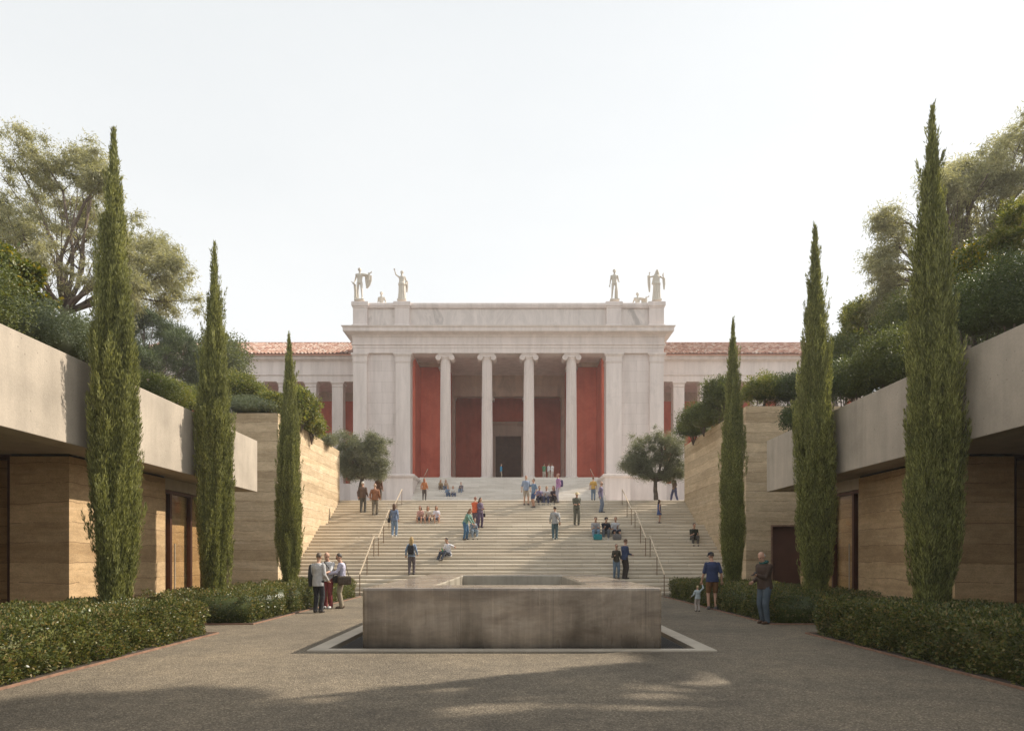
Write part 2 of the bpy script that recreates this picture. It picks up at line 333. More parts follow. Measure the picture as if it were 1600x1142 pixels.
def cypress(x, y, H, Rm, label, n_pl=760, seed=1):
    global RNG; RNG = np.random.default_rng(seed)
    root = empty('cypress_tree', (x,y,0)); tag(root, label, 'cypress tree', 'slender cypresses lining the courtyard')
    core = MB(); prof = []
    for i in range(26):
        t = i/25; prof.append((max(.01, Rm*.55*np.interp(t, CYP_T, CYP_W)*(1+.05*math.sin(i*2.3))), .35+(H-.6)*t))
    core.lathe(prof, 14)
    V = []; tt = np.linspace(0,1,4000); cw = np.cumsum(np.interp(tt, CYP_T, CYP_W)*.85+.15); cw /= cw[-1]
    for j in range(n_pl):
        ti = float(np.interp((j+RNG.random())/n_pl, cw, tt)); wz = np.interp(ti, CYP_T, CYP_W); a = j*2.39996+RNG.normal()*.25; ca, sa = math.cos(a), math.sin(a)
        lob = 1+.13*math.sin(3*a+ti*7+seed)+.09*math.sin(8*a-ti*9+seed*2)+.05*math.sin(ti*19+a+seed)
        r0 = Rm*wz*lob*RNG.uniform(.70,1.02); z0 = .35+(H-.5)*ti; ln = RNG.uniform(.45,1.15)*(.45+.6*wz); pr = RNG.uniform(.05,.105)*(.45+.55*wz)
        base = np.array([ca*(r0-pr), sa*(r0-pr), z0-ln*.45]); out = RNG.uniform(.0,.11)
        ax = unit(np.array([ca*out+RNG.normal()*.045, sa*out+RNG.normal()*.045, 1.0]))
        m = int(235*(.35+.65*wz)); u = RNG.random(m); dr = sphdir(m); dr[:,2] *= .3
        prr = pr*(.25+.75*np.sin(np.pi*np.clip(u*.8+.15,0,1)))[:,None]*RNG.uniform(.4,1.1,(m,1))
        P = base+ax*(u*ln)[:,None]+dr*prr
        D = unit(ax*1.0+dr*.30+RNG.normal(size=(m,3))*.13)
        V.append((P, D, RNG.uniform(.05,.115,m)))
    for j in range(26):      # stray shoots standing off the column
        ti = RNG.uniform(.05,.9); wz = np.interp(ti, CYP_T, CYP_W); a = RNG.uniform(0,6.28); ln = RNG.uniform(.3,.6); r0 = Rm*wz*1.02; base = np.array([math.cos(a)*r0, math.sin(a)*r0, .35+(H-.5)*ti])
        ax = unit(np.array([math.cos(a)*.22, math.sin(a)*.22, 1.0])); m = 60; u = RNG.random(m); dr = sphdir(m)
        V.append((base+ax*(u*ln)[:,None]+dr*.035*(1.1-u)[:,None], unit(ax+dr*.3), RNG.uniform(.06,.12,m)))
    P = np.vstack([a[0] for a in V]); D = np.vstack([a[1] for a in V]); L = np.concatenate([a[2] for a in V])
    # leader at the very tip
    m = 260; u = RNG.random(m); P2 = np.stack([RNG.normal(size=m)*.035*(1-u), RNG.normal(size=m)*.035*(1-u), H-.55+u*.55],1)
    D2 = unit(np.stack([RNG.normal(size=m)*.2, RNG.normal(size=m)*.2, np.ones(m)],1))
    P = np.vstack([P,P2]); D = np.vstack([D,D2]); L = np.concatenate([L, np.full(m,.1)])
    vv, ff = blades(P, D, L, L*.09+.007)
    link('crown', npmesh('crown', vv, ff, core), M['cypress'], root)
    tr = MB(); tr.tube([(0,0,-.02),(.02,0,.5),(0,.01,1.2),(0,0,H*.5)], [.11,.09,.08,.03], 10)
    tr.build('trunk', M['bark'], root, True); return root
def branch_pts(a, b, sag=.15, n=5):
    a = Vector(a); b = Vector(b); out = []; off = Vector((random.uniform(-1,1),random.uniform(-1,1),random.uniform(-.2,.9)))*(b-a).length*sag
    for i in range(n+1):
        t = i/n; p = a.lerp(b, t)+off*math.sin(math.pi*t)+Vector((random.uniform(-1,1),random.uniform(-1,1),random.uniform(-1,1)))*(b-a).length*.02*(0<i<n); out.append(p)
    return out
def tree(name, base, clumps, label, cat, leafmat, n, L, W, bark='bark', r0=.22, fork=None, droop=0, up=0, group=None, shell=.5, sub=5, twig=True, parent=None, rnd=.8, core=False, tuft=None):
    """clumps: list of (x,y,z,rx,ry,rz) in world coords; each broken in sub-clumps; limbs run from the fork to each clump"""
    bx, by, bz = base; root = empty(name, base); tag(root, label, cat, group)
    C = []; Rr = []; tr = MB(); cores = MB()
    fk = Vector(fork) if fork else Vector((bx,by,bz+1))
    tr.tube(branch_pts((bx,by,bz-.1), fk, .05), [r0*(1-.3*i/5) for i in range(6)], 10)
    for (x,y,z,rx,ry,rz) in clumps:
        r1 = r0*.45; end = Vector((x,y,z-rz*.2)); pts = branch_pts(fk, end, .12)
        tr.tube(pts, [r1*(1-.75*i/5)+.008 for i in range(6)], 7)
        for si in range(sub):
            d = sphdir(1)[0]*RNG.uniform(.3,1.1)*(1.25 if tuft else 1); s = RNG.uniform(.22,.48); q = np.array([x+d[0]*rx*.85, y+d[1]*ry*.85, z+d[2]*rz*.85])
            C.append(q); Rr.append((rx*s*RNG.uniform(.8,1.3), ry*s*RNG.uniform(.8,1.3), rz*s*RNG.uniform(.6,1.1)))
            if tuft: tf = tuft*RNG.uniform(.6,1.35); Rr[-1] = (tf*1.15, tf*1.15, tf*.8)
            if twig and si < 7: tr.tube(branch_pts(pts[RNG.integers(2,5)], q, .16, 4), [r1*.28, r1*.2, r1*.13, r1*.07, .005], 5)
        if core: 
            cores.add(*ell_pts((x,y,z), (rx*.62,ry*.62,rz*.62), 8, 6))
    C = np.array(C); Rr = np.array(Rr); P, D, LL, WW = clumpleaves(C, Rr, n, L, W, droop, shell, up, rnd)
    vv, ff = blades(P, D, LL, WW); o = link('crown', npmesh('crown', vv, ff, cores), leafmat, root); at_world(o, root)
    o = tr.build('trunk', M[bark], root, True); at_world(o, root); return root
def ell_pts(c, r, n=12, m=8):
    vs = [(c[0],c[1],c[2]-r[2])]; fs = []
    for i in range(1,m):
        ph = -math.pi/2+math.pi*i/m
        for k in range(n):
            a = 2*math.pi*k/n; vs.append((c[0]+r[0]*math.cos(ph)*math.cos(a), c[1]+r[1]*math.cos(ph)*math.sin(a), c[2]+r[2]*math.sin(ph)))
    vs.append((c[0],c[1],c[2]+r[2])); t = len(vs)-1
    for k in range(n):
        fs.append((0, 1+(k+1)%n, 1+k)); fs.append((t, 1+(m-2)*n+k, 1+(m-2)*n+(k+1)%n))
        for i in range(m-2):
            a = 1+i*n; b = a+n; fs.append((a+k, a+(k+1)%n, b+(k+1)%n, b+k))
    return vs, fs
def shrub(name, c, r, label, leafmat, n, L, W, up=.3, sub=46, flowers=0, group=None, cat='shrub', droop=0, shell=.6, gz=None, rnd=.8):
    x, y, z = c; gz = z-r[2] if gz is None else gz
    root = empty(name, (x,y,gz)); tag(root, label, cat, group)
    C = []; Rr = []
    for j in range(sub):
        zf = 1-1.45*(j+.5)/sub; rf = math.sqrt(max(0,1-zf*zf)); an = j*2.39996; f = RNG.uniform(.62,.92); q = RNG.uniform(.26,.42)
        d = np.array([rf*math.cos(an), rf*math.sin(an), zf])+RNG.normal(size=3)*.08
        C.append([x+d[0]*r[0]*f, y+d[1]*r[1]*f, z+d[2]*r[2]*f]); Rr.append((r[0]*q, r[1]*q, r[2]*q))
    C = np.array(C); Rr = np.array(Rr); core = MB()
    core.add(*ell_pts((x,y,z-.08*r[2]), (r[0]*.5,r[1]*.5,r[2]*.5), 12, 8))
    P, D, LL, WW = clumpleaves(C, Rr, n, L, W, droop, shell, up, rnd); vv, ff = blades(P, D, LL, WW)
    o = link('foliage', npmesh('foliage', vv, ff, core), leafmat, root); at_world(o, root)
    st = MB()
    for q in C[:6]: st.tube(branch_pts((x,y,gz-.05), q, .1, 3), [.03,.022,.015,.008], 5)
    o = st.build('stem', M['bark'], root, True); at_world(o, root)
    if flowers:
        fm = MB(); Pf, Df, _, _ = clumpleaves(C, Rr, flowers, .1, .1, 0, .98, .6)
        for p, d in zip(Pf, Df):
            if p[2] < z-.2*r[2]: continue
            for j in range(5):
                a = j*1.257+random.random(); q = p+np.array([math.cos(a)*.05, math.sin(a)*.05, .02])
                fm.add([p, p+(q-p)*.6+np.array([-math.sin(a)*.025,math.cos(a)*.025,.03]), q+np.array([0,0,.03]), p+(q-p)*.6-np.array([-math.sin(a)*.025,math.cos(a)*.025,-.03])], [(0,1,2,3)])
        if fm.v: at_world(fm.build('flowers', M['petals'], root), root)
    return root
def hedge(x0, x1, y0, y1, h, label, dens=1500):
    root = empty('clipped_hedge', ((x0+x1)/2,(y0+y1)/2,0)); tag(root, label, 'hedge', 'clipped hedges edging the gravel')
    core = MB(); core.box(x0+.1, x1-.1, y0+.1, y1-.1, .0, h-.1)
    def surf(A, B, nrm, area, hh):
        pass
    Ps = []; Ns = []
    def face(n, fn, nv):
        u = RNG.random(n); v = RNG.random(n); Ps.append(fn(u,v)); Ns.append(np.tile(nv,(n,1)))
    W_, D_ = x1-x0, y1-y0
    face(int(W_*D_*dens), lambda u,v: np.stack([x0+u*W_, y0+v*D_, np.full(len(u),h)],1), (0,0,1))
    face(int(W_*h*dens*1.2), lambda u,v: np.stack([x0+u*W_, np.full(len(u),y0), .02+v*(h-.02)],1), (0,-1,0))
    face(int(W_*h*dens*.5), lambda u,v: np.stack([x0+u*W_, np.full(len(u),y1), .02+v*(h-.02)],1), (0,1,0))
    inner, outer = ((x1,1),(x0,-1)) if abs(x1) < abs(x0) else ((x0,-1),(x1,1))
    face(int(D_*h*dens*1.5), lambda u,v: np.stack([np.full(len(u),inner[0]), y0+u*D_, .02+v*(h-.02)],1), (inner[1],0,0))
    face(int(D_*h*dens*.4), lambda u,v: np.stack([np.full(len(u),outer[0]), y0+u*D_, .02+v*(h-.02)],1), (outer[1],0,0))
    P = np.vstack(Ps); Nn = np.vstack(Ns); x, y, z = P[:,0], P[:,1], P[:,2]
    bump = .035*np.sin(x*7.1+y*3.3+1)+.03*np.sin(y*8.7-z*6+2)+.03*np.sin(x*13+z*11+y*5)+.025*np.sin(y*17.3+x*4+z*9)
    # round the corners a little
    cx = np.clip(P, [x0+.12,y0+.12,-9], [x1-.12,y1-.12,h-.12]); dv = P-cx; ln = np.linalg.norm(dv,axis=1,keepdims=True); dirn = dv/(ln+1e-6)
    P = cx+dirn*.12+dirn*(bump[:,None])-dirn*(RNG.random((len(P),1))**1.5*.10)
    D = unit(dirn*.75+RNG.normal(size=P.shape)*.65+np.array([0,0,.25])); s = RNG.uniform(.6,1.3,len(P))
    stray = RNG.random(len(P)) < .012; P[stray] += dirn[stray]*RNG.uniform(.02,.07,(stray.sum(),1))
    vv, ff = blades(P, D, .05*s, .027*s); o = link('foliage', npmesh('foliage', vv, ff, core), M['hedge'], root); at_world(o, root)
    return root
# ------------------------------------------------------------------ setting: ground
POOL = (-3.49, 3.49, 10.88, 21.0)
g = MB(); px0, px1, py0, py1 = POOL
for (a,b,c,d) in ((-700,700,-200,py0),(-700,700,py1,900),(-700,px0,py0,py1),(px1,700,py0,py1)):
    g.add([(a,c,0),(b,c,0),(b,d,0),(a,d,0)], [(0,1,2,3)])
tag(g.build('ground', M['gravel']), 'pale gravel paving of the sunken courtyard', 'ground', kind='structure')
# ------------------------------------------------------------------ staircase profile
LR = 4.98/30; TR = .2933
STEPS = []   # (y_front, y_back, z)
yy = 27.1
for k in range(30):
    z = LR*(k+1); dep = 1.0+TR if k in (9,19) else TR
    STEPS.append((yy, yy+dep, z)); yy += dep
TOP_Y = STEPS[-1][0]; TZ = 4.98
STEPS[-1] = (TOP_Y, TOP_Y+.5, TZ)
FL = 10.13
def stairs_mesh(steps, x0, x1, rise, rad=.085):
    """solid steps with a recessed joint under a nosing rounded so the shaded risers catch sun"""
    prof = [(steps[0][0]+.02, steps[0][2]-rise-.05)]
    for (ya, yb_, z) in steps:
        zb = z-rise; r = rad
        prof += [(ya+.012, zb+.0), (ya+.012, zb+.016), (ya, zb+.026)]
        for i in range(5):
            t = i/4*math.pi/2; prof.append((ya+r*(1-math.cos(t)), z-r+r*math.sin(t)))
    prof += [(steps[-1][1], steps[-1][2]), (steps[-1][1], steps[0][2]-rise-.05)]
    m = MB(); n = len(prof)
    vs = [(x0,y,z) for y,z in prof]+[(x1,y,z) for y,z in prof]
    fs = [(i, (i+1)%n, (i+1)%n+n, i+n) for i in range(n)]; fs.append(tuple(range(n-1,-1,-1))); fs.append(tuple(range(n,2*n)))
    m.add(vs, fs); return m
st = stairs_mesh(STEPS, -FL+.004, FL-.004, LR)
tag(st.build('grand_staircase', M['steps']), 'broad pale stone staircase climbing from the courtyard to the museum terrace', 'staircase')
tg = MB(); tg.box(-120, 120, TOP_Y+.46, 110, -.5, TZ)
tag(tg.build('terrace', mat_plain('terrace_paving', (.42,.37,.31), .85, 0, .15, 1.2)), kind='structure')
# garden earth behind the flank walls and over the low buildings
for s, zt in ((-1,7.7),(1,8.0)):
    gb = MB(); gb.box(s*10.6, s*90, 28.2, 37.5, -.3, zt-.1); gb.box(s*(15), s*90, 37.5, 50, -.3, zt-.5)
    gb.box(s*14.5, s*90, -12, 28.2, -.3, 5.6)
    tag(gb.build('garden_terrain', M['soil']), kind='structure')
# ------------------------------------------------------------------ flank walls
DF = 27.7
def flank(s, zt, label):
    root = empty('flank_wall', (s*FL, DF, 0)); tag(root, label, 'wall', 'rammed earth walls flanking the staircase')
    m = MB(); xo = s*(FL+.45); xe = s*22
    m.box(s*FL, xo, DF, TOP_Y, -.2, zt)
    if s < 0: m.box(xo, xe, DF, DF+.45, -.2, zt)
    else:
        # door opening at x 11.3..12.75, height 2.96
        m.box(xo, 11.25, DF, DF+.45, -.2, zt); m.box(12.75, xe, DF, DF+.45, -.2, zt); m.box(11.25, 12.75, DF, DF+.45, 2.96, zt)
    at_world(m.build('wall_panel', M['earth2'], root), root)
    if s > 0:
        f = MB(); f.box(11.2, 11.27, DF-.02, DF+.3, 0, 3.02); f.box(12.73, 12.8, DF-.02, DF+.3, 0, 3.02); f.box(11.272, 12.728, DF-.02, DF+.3, 2.95, 3.02)
        at_world(f.build('door_frame', M['corten'], root), root)
        dl = MB(); dl.box(11.275, 12.725, DF+.2, DF+.26, 0, 2.945); dd = dl.build('door', M['doorleaf'], root); at_world(dd, root)
        h = MB(); h.tube([(11.42,DF+.14,.95),(11.42,DF+.14,1.35)], .014); hh = h.build('handle', M['bronze'], dd)
flank(-1, 7.85, 'sunlit rammed earth wall rising beside the stairs')
flank(1, 8.15, 'shaded rammed earth wall with a brown door beside the stairs')
# ------------------------------------------------------------------ low buildings
def pavilion(s, label):
    root = empty('garden_pavilion', (s*9.5, 13.7, 0)); tag(root, label, 'building', 'low buildings either side of the courtyard')
    B = lambda m, n, mat, par=root, bev=0: at_world(m.build(n, mat, par, bevel=bev), root) if par is root else m.build(n, mat, par, bevel=bev)
    Z0, Z1 = 3.79, 5.49
    m = MB(); m.box(s*8.5, s*9.0, -14, 21.36, Z0, Z1); m.box(s*9.0, s*15, 20.9, 21.36, Z0, Z1); B(m, 'roof_fascia', M['conc'], bev=.012)
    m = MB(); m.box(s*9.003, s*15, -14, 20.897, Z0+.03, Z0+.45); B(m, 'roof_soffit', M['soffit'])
    m = MB(); m.box(s*9.003, s*15, -14, 20.897, Z0+.455, 5.33); B(m, 'planting_bed', M['soil'])
    zt = Z0+.027
    m = MB(); m.box(s*9.48, s*9.98, 13.7, 17.5, 0, zt-.05)
    m.box(s*9.983, s*10.75, 13.7, 14.2, 0, zt-.05); m.box(s*9.983, s*10.4, 17.1, 17.5, 0, zt-.05)
    B(m, 'wall', M['earth'])
    m = MB(); m.box(s*9.5, s*10.73, 13.72, 17.48, zt-.05, zt); B(m, 'shadow_gap', M['dark'])
    # back wall seen through the glass, floor inside
    m = MB(); m.box(s*10.76, s*14.49, 14.5, 14.9, 0, zt); B(m, 'inner_wall', M['earth'])
    m = MB(); m.box(s*9.80, s*10.1, 17.52, 20.28, 0, 3.49); B(m, 'inner_wall', M['earth'])
    m = MB(); m.box(s*9.6, s*10.0, 20.3, 21.3, 0, zt); B(m, 'end_wall', M['earth'])
    # tall glazing facing the camera beyond the first wall, with a lit earth wall behind it
    m = MB(); m.box(s*14.5, s*14.9, -14, 20.8, 0, zt); B(m, 'rear_wall', M['earth'])
    fr = MB()
    for xa_ in (10.753, 12.4, 14.38): fr.box(s*xa_, s*(xa_+.1), 13.76, 13.9, .08, zt-.1)
    fr.box(s*10.753, s*14.49, 13.755, 13.905, zt-.1, zt-.002); fr.box(s*10.753, s*14.49, 13.755, 13.905, 0, .08)
    w = B(fr, 'window', M['bronze'])
    gl = MB(); gl.box(s*10.86, s*14.38, 13.82, 13.83, .081, zt-.101); B(gl, 'pane', M['glass'], w)
    # lintel and glazed door in the recess y 17.5..20.3
    m = MB(); m.box(s*9.6, s*9.9, 17.502, 20.298, 3.5, zt-.002); B(m, 'lintel', M['conc'])
    fr = MB()
    for ya in (17.504, 18.05, 19.20, 20.18): fr.box(s*9.64, s*9.76, ya, ya+.1, 0, 3.49)
    fr.box(s*9.645, s*9.755, 17.604, 20.18, 3.40, 3.488)
    dr = B(fr, 'door', M['bronze'])
    gl = MB(); gl.box(s*9.70, s*9.71, 17.6, 20.18, .02, 3.41); B(gl, 'pane', M['glass'], dr)
    hd = MB(); hd.tube([(s*9.6,18.22,.7),(s*9.6,18.22,2.0)], .016); hd.build('handle', M['frame_stone'], dr)
    return root
pavilion(-1, 'sunlit low building with deep concrete fascia over tan earth walls')
pavilion(1, 'shaded low building with deep concrete fascia over tan earth walls')
# edging strips and hedge beds
for s, side in ((-1,'left'),(1,'right')):
    near = 'sunlit' if s < 0 else 'shaded'
    e = MB(); e.box(s*6.18, s*6.2, 2, 13.5, -.02, .032); e.box(s*6.201, s*9.2, 13.48, 13.5, -.02, .032)
    tag(e.build('metal_edging', M['corten']), f'rusty steel strip along the {near} front hedge', 'edging', 'rusty edging strips')
    e = MB(); e.box(s*6.18, s*6.2, 15.3, 26.2, -.02, .032); e.box(s*6.201, s*9.2, 15.3, 15.32, -.02, .032)
    tag(e.build('metal_edging', M['corten']), f'rusty steel strip along the {near} far hedge near the stairs', 'edging', 'rusty edging strips')
    b = MB(); b.box(s*6.21, s*9.2, 2, 13.47, -.02, .02); b.box(s*6.21, s*9.2, 15.33, 26.2, -.02, .02)
    tag(b.build('soil_bed', M['soil']), kind='structure')
    xa, xb = sorted((s*6.32, s*8.95))
    hedge(xa, xb, 4.5, 13.3, .74, f'{near} clipped green hedge nearest the camera, in front of the low building', 1900)
    hedge(xa, xb, 15.45, 25.9, .74, f'{near} clipped green hedge leading on to the foot of the stairs', 900)
# ------------------------------------------------------------------ fountain
root = empty('fountain', (0,15.8,0)); tag(root, 'large rectangular brown stone fountain with a hollow basin in the middle of the court', 'fountain')
def FB(m, n, mat, bev=0, par=root): return at_world(m.build(n, mat, par, bevel=bev), root)
FX, FY0, FY1, FZ = 2.62, 11.19, 20.5, 1.074
me = MB(); ix, iy0, iy1, fz = 1.5, 12.35, 19.4, .45
o_ = [(-FX,FY0),(FX,FY0),(FX,FY1),(-FX,FY1)]; i_ = [(-ix,iy0),(ix,iy0),(ix,iy1),(-ix,iy1)]
vs = [(x,y,-.12) for x,y in o_]+[(x,y,FZ) for x,y in o_]+[(x,y,FZ) for x,y in i_]+[(x,y,fz) for x,y in i_]
fs = [(3,2,1,0)]
for k in range(4):
    q = (k+1)%4; fs += [(k,q,q+4,k+4),(k+4,q+4,q+8,k+8),(k+8,q+8,q+12,k+12)]
fs.append((12,13,14,15)); me.add(vs, [f for i, f in enumerate(fs)]); me.m = [0]*len(fs)
for i in (3,6,9,12,13): me.m[i] = 1
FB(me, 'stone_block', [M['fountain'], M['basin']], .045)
w = MB(); w.box(-ix+.001, ix-.001, iy0+.001, iy1-.001, fz+.002, .62); FB(w, 'basin_water', M['water'])
fr = MB(); a0, a1, b0, b1 = POOL
fr.box(a0, a1, b0, b0+.2, -.2, .03); fr.box(a0, a1, b1-.3, b1, -.2, .03); fr.box(a0, a0+.31, b0+.202, b1-.302, -.2, .03); fr.box(a1-.31, a1, b0+.202, b1-.302, -.2, .03)
FB(fr, 'stone_rim', M['frame_stone'], .008)
for s_ in (-1,1):
    w = MB()
    for i in range(10):
        q = s_*(2.645+i*.05); w.box(q, q+s_*.03, b0+.21, b1-.31, -.06, -.035)
    FB(w, 'drain_grating', M['dark'])
w = MB(); w.box(a0+.1, a1-.1, b0+.1, b1-.1, -.3, -.125); FB(w, 'channel_water', M['water'])
# ------------------------------------------------------------------ museum
mus = empty('museum', (-.4, 66, TZ)); tag(mus, 'neoclassical marble museum with an Ionic portico, red walls and tiled wings', 'museum')
def MU(m, n, mat, smooth=False, bev=0): return at_world(m.build(n, mat, mus, smooth, bev), mus)
D0 = 66.0; X = lambda px: PX(px, D0); Z = lambda py: PZ(py, D0); FZ0 = 9.72
XL, XR = X(551.6), X(1037.3); OL, OR = X(641), X(947.3)
# outer walls
m = MB(); m.box(XL+.1, OL-.02, 66.3, 88, TZ-.1, Z(551.5)); MU(m, 'wall', M['ashlar'])
m = MB(); m.box(OR+.02, XR-.1, 66.3, 88, TZ-.1, Z(551.5)); MU(m, 'wall', M['ashlar'])
PIL = [(551.6,573),(618,641),(947.3,971.5),(1015.5,1037.3)]
zc = Z(551.5)
for (a,b) in PIL:
    x0, x1 = X(a), X(b); inner = 618 <= a < 1000
    m = MB(); m.box(x0, x1, 66.0, 67.6 if inner else 66.8, 9.98, zc-1.02)
    MU(m, 'pilaster', M['marble'], bev=.02)
    m = MB(); m.stack(x0, x1, 66.0, 67.6 if inner else 66.8, [(.02,zc-1.018),(.02,zc-.9),(.07,zc-.88),(.07,zc-.8),(.03,zc-.78),(.04,zc-.4),(.14,zc-.2),(.2,zc-.18),(.2,zc-.003)])
    MU(m, 'capital', M['marble'])
# plinth course below the walls
for (xa, xb) in ((XL-.25, OL-.0),(OR+.0, XR+.25)):
    m = MB(); m.box(xa, xb, 65.85, 66.95, TZ-.1, 9.75); m.stack(xa, xb, 65.85, 66.95, [(.04,9.752),(.2,9.8),(.2,9.9),(.0,9.978)]); MU(m, 'plinth', M['marble'])
m = MB()
# architrave (front beam and sides) then entablature with cornice, mitred
m.box(XL, XR, 66.0, 67.6, zc, 23.2); m.box(XL, OL, 67.602, 88, zc, 23.2); m.box(OR, XR, 67.602, 88, zc, 23.2)
m.box(XL-.05, XR+.05, 65.95, 67.6, 23.2, 24.28); m.box(XL-.05, OL, 67.602, 88, 23.202, 24.28); m.box(OR, XR+.05, 67.602, 88, 23.202, 24.28)
MU(m, 'architrave', M['marble'])
m = MB(); m.stack(XL-.05, XR+.05, 65.95, 88, [(0,24.282),(0,24.3),(.06,24.32),(.06,24.4),(.18,24.52),(.24,24.54),(.78,24.66),(.80,24.72),(.80,25.0),(.90,25.1),(.95,25.2),(.0,25.34)])
m.stack(XL-.05, XR+.05, 65.95, 88, [(.001,23.48),(.10,23.5),(.10,23.62),(.001,23.66)]); MU(m, 'cornice', M['marble'])
dn = MB(); q = XL-.1
# parapet
PZ0, PZ1 = 25.3, 28.0; PXL, PXR = X(550), X(1039)
m = MB(); m.box(PXL+.12, PXR-.12, 66.48, 67.1, PZ0+.003, PZ1-.55); m.box(PXL+.12, PXL+.9, 67.1, 86, PZ0+.003, PZ1-.55); m.box(PXR-.9, PXR-.12, 67.1, 86, PZ0+.003, PZ1-.55)
MU(m, 'parapet', M['veined'])
m = MB(); m.box(PXL+.9, PXR-.9, 67.1, 88, 25.3, 27.3); MU(m, 'flat_roof', M['marble'])
m = MB(); m.stack(PXL+.1, PXR-.1, 66.33, 67.12, [(.0,PZ1-.548),(.04,PZ1-.5),(.04,PZ1-.42),(.10,PZ1-.36),(.10,PZ1-.12),(.02,PZ1-.02)])
m.stack(PXL+.1, PXR-.1, 66.33, 67.12, [(.12,PZ0-.02),(.12,PZ0+.18),(.05,PZ0+.3),(.002,PZ0+.36)]); MU(m, 'coping', M['marble'])
PPIL = [(550,574),(615.6,640.3),(947.3,972),(1014,1039)]
for (a,b) in PPIL:
    x0, x1 = X(a), X(b); m = MB()
    m.stack(x0+.06, x1-.06, 66.12, 67.3, [(.14,PZ0-.01),(.14,PZ0+.25),(.02,PZ0+.4),(0,PZ0+.42),(0,PZ1-.62),(.05,PZ1-.58),(.05,PZ1-.48),(.14,PZ1-.4),(.14,PZ1-.08),(.1,PZ1+.03)])
    MU(m, 'parapet_pier', M['marble'])
# portico floor
m = MB(); m.box(OL-.3, OR+.3, 65.0, 88, TZ, FZ0); MU(m, 'portico_floor', M['steps2'])
# columns
def column(cx, cy, z0, z1, r, name='column'):
    g0 = 'part'
    h = z1-z0; bh = r*.55; ch = r*.95; sh = MB(); nf = 20; prof = []
    nz = 10; ring = []
    for j in range(nf):
        for q_, dep in ((.0,0),(.12,0),(.30,.085),(.56,.11),(.82,.085)):
            ring.append(((j+q_)/nf*2*math.pi, dep))
    vs = []; fs = []
    for i in range(nz+1):
        t = i/nz; rr = r*(1-.13*t**1.6); zz = z0+bh+(h-bh-ch+.05)*t
        for a, dep in ring: vs.append((cx+rr*(1-dep)*math.cos(a), cy+rr*(1-dep)*math.sin(a), zz))
    n = len(ring)
    for i in range(nz):
        for k in range(n): fs.append((i*n+k, i*n+(k+1)%n, (i+1)*n+(k+1)%n, (i+1)*n+k))
    sh.add(vs, fs); col_ = MU(sh, name, M['marble'])
    b = MB(); p = []
    for i in range(9): a = -math.pi/2+math.pi*i/8; p.append((r*1.22+r*.14*math.cos(a), z0+r*.15+r*.14*math.sin(a)))
    p += [(r*1.18,z0+r*.30),(r*1.10,z0+r*.36),(r*1.16,z0+r*.40),(r*1.18,z0+r*.46),(r*1.12,z0+r*.54),(r*1.0,z0+r*.56)]
    b.lathe(p, 28, (cx,cy)); bb = b.build('column_base', M['marble'], col_, True)
    c = MB(); zc_ = z1-ch; rt = r*.87
    c.lathe([(rt,zc_),(rt*1.04,zc_+.05*r),(rt*1.0,zc_+.1*r),(rt*1.2,zc_+.35*r),(rt*1.25,zc_+.5*r),(rt*1.1,zc_+.6*r)], 24, (cx,cy))
    c.stack(cx-r*1.18, cx+r*1.18, cy-r*1.0, cy+r*1.0, [(0,zc_+.45*r),(0,zc_+.66*r),(.06*r,zc_+.68*r),(.06*r,zc_+.76*r),(.14*r,zc_+.78*r),(.14*r,z1-.003)])
    for sx in (-1,1):
        vx = cx+sx*r*1.2; vz = zc_+.26*r
        for (y0_, y1_) in ((cy-r*1.06, cy+r*1.06),):
            vs = []; fs = []; n2 = 20
            for yq in (y0_, y1_):
                for k in range(n2): a = 2*math.pi*k/n2; vs.append((vx+.48*r*math.cos(a), yq, vz+.48*r*math.sin(a)))
            for k in range(n2): fs.append((k,(k+1)%n2,(k+1)%n2+n2,k+n2))
            fs.append(tuple(range(n2-1,-1,-1))); fs.append(tuple(range(n2,2*n2))); c.add(vs, fs)
        sp = []
        for k in range(44):
            a = k/43*4.3*math.pi; rad = r*.48*(1-.8*k/43); sp.append((vx-sx*math.sin(a)*rad*-1, cy-r*1.07, vz+math.cos(a)*rad))
        c.tube(sp, r*.045, 5)
        c.tube([(vx,cy-r*1.12,vz),(vx,cy-r*1.0,vz)], r*.07, 8)
    c.build('capital', M['marble'], col_); return col_
for px_ in (695, 760.6, 826.6, 893.7): column(X(px_), 66.75, FZ0+.003, zc-.003, .585)
# interior
XI0, XI1 = PX(700,72), PX(888,72)
for a, b in ((OL-.01, OL+.25),(OR-.25, OR+.01)):
    m = MB(); m.box(a, b, 67.6, 72, FZ0, zc); MU(m, 'porch_side_wall', M['red'])
for (a,b) in ((OL-.01, XI0),(XI1, OR+.01)):
    m = MB(); m.box(a, b, 72, 72.4, FZ0, 23.0); MU(m, 'red_wall', M['red'])
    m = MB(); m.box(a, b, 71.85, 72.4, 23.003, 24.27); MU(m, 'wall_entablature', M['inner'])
for a, b in ((XI0-.4, XI0),(XI1, XI1+.4)):
    m = MB(); m.box(a, b, 72.4, 77, FZ0, 24.27); MU(m, 'recess_side_wall', M['red'])
for px_, s in ((695.5,1),(892.5,-1)):
    column(PX(px_,71.7), 71.8, FZ0+.003, 23.0, .42)
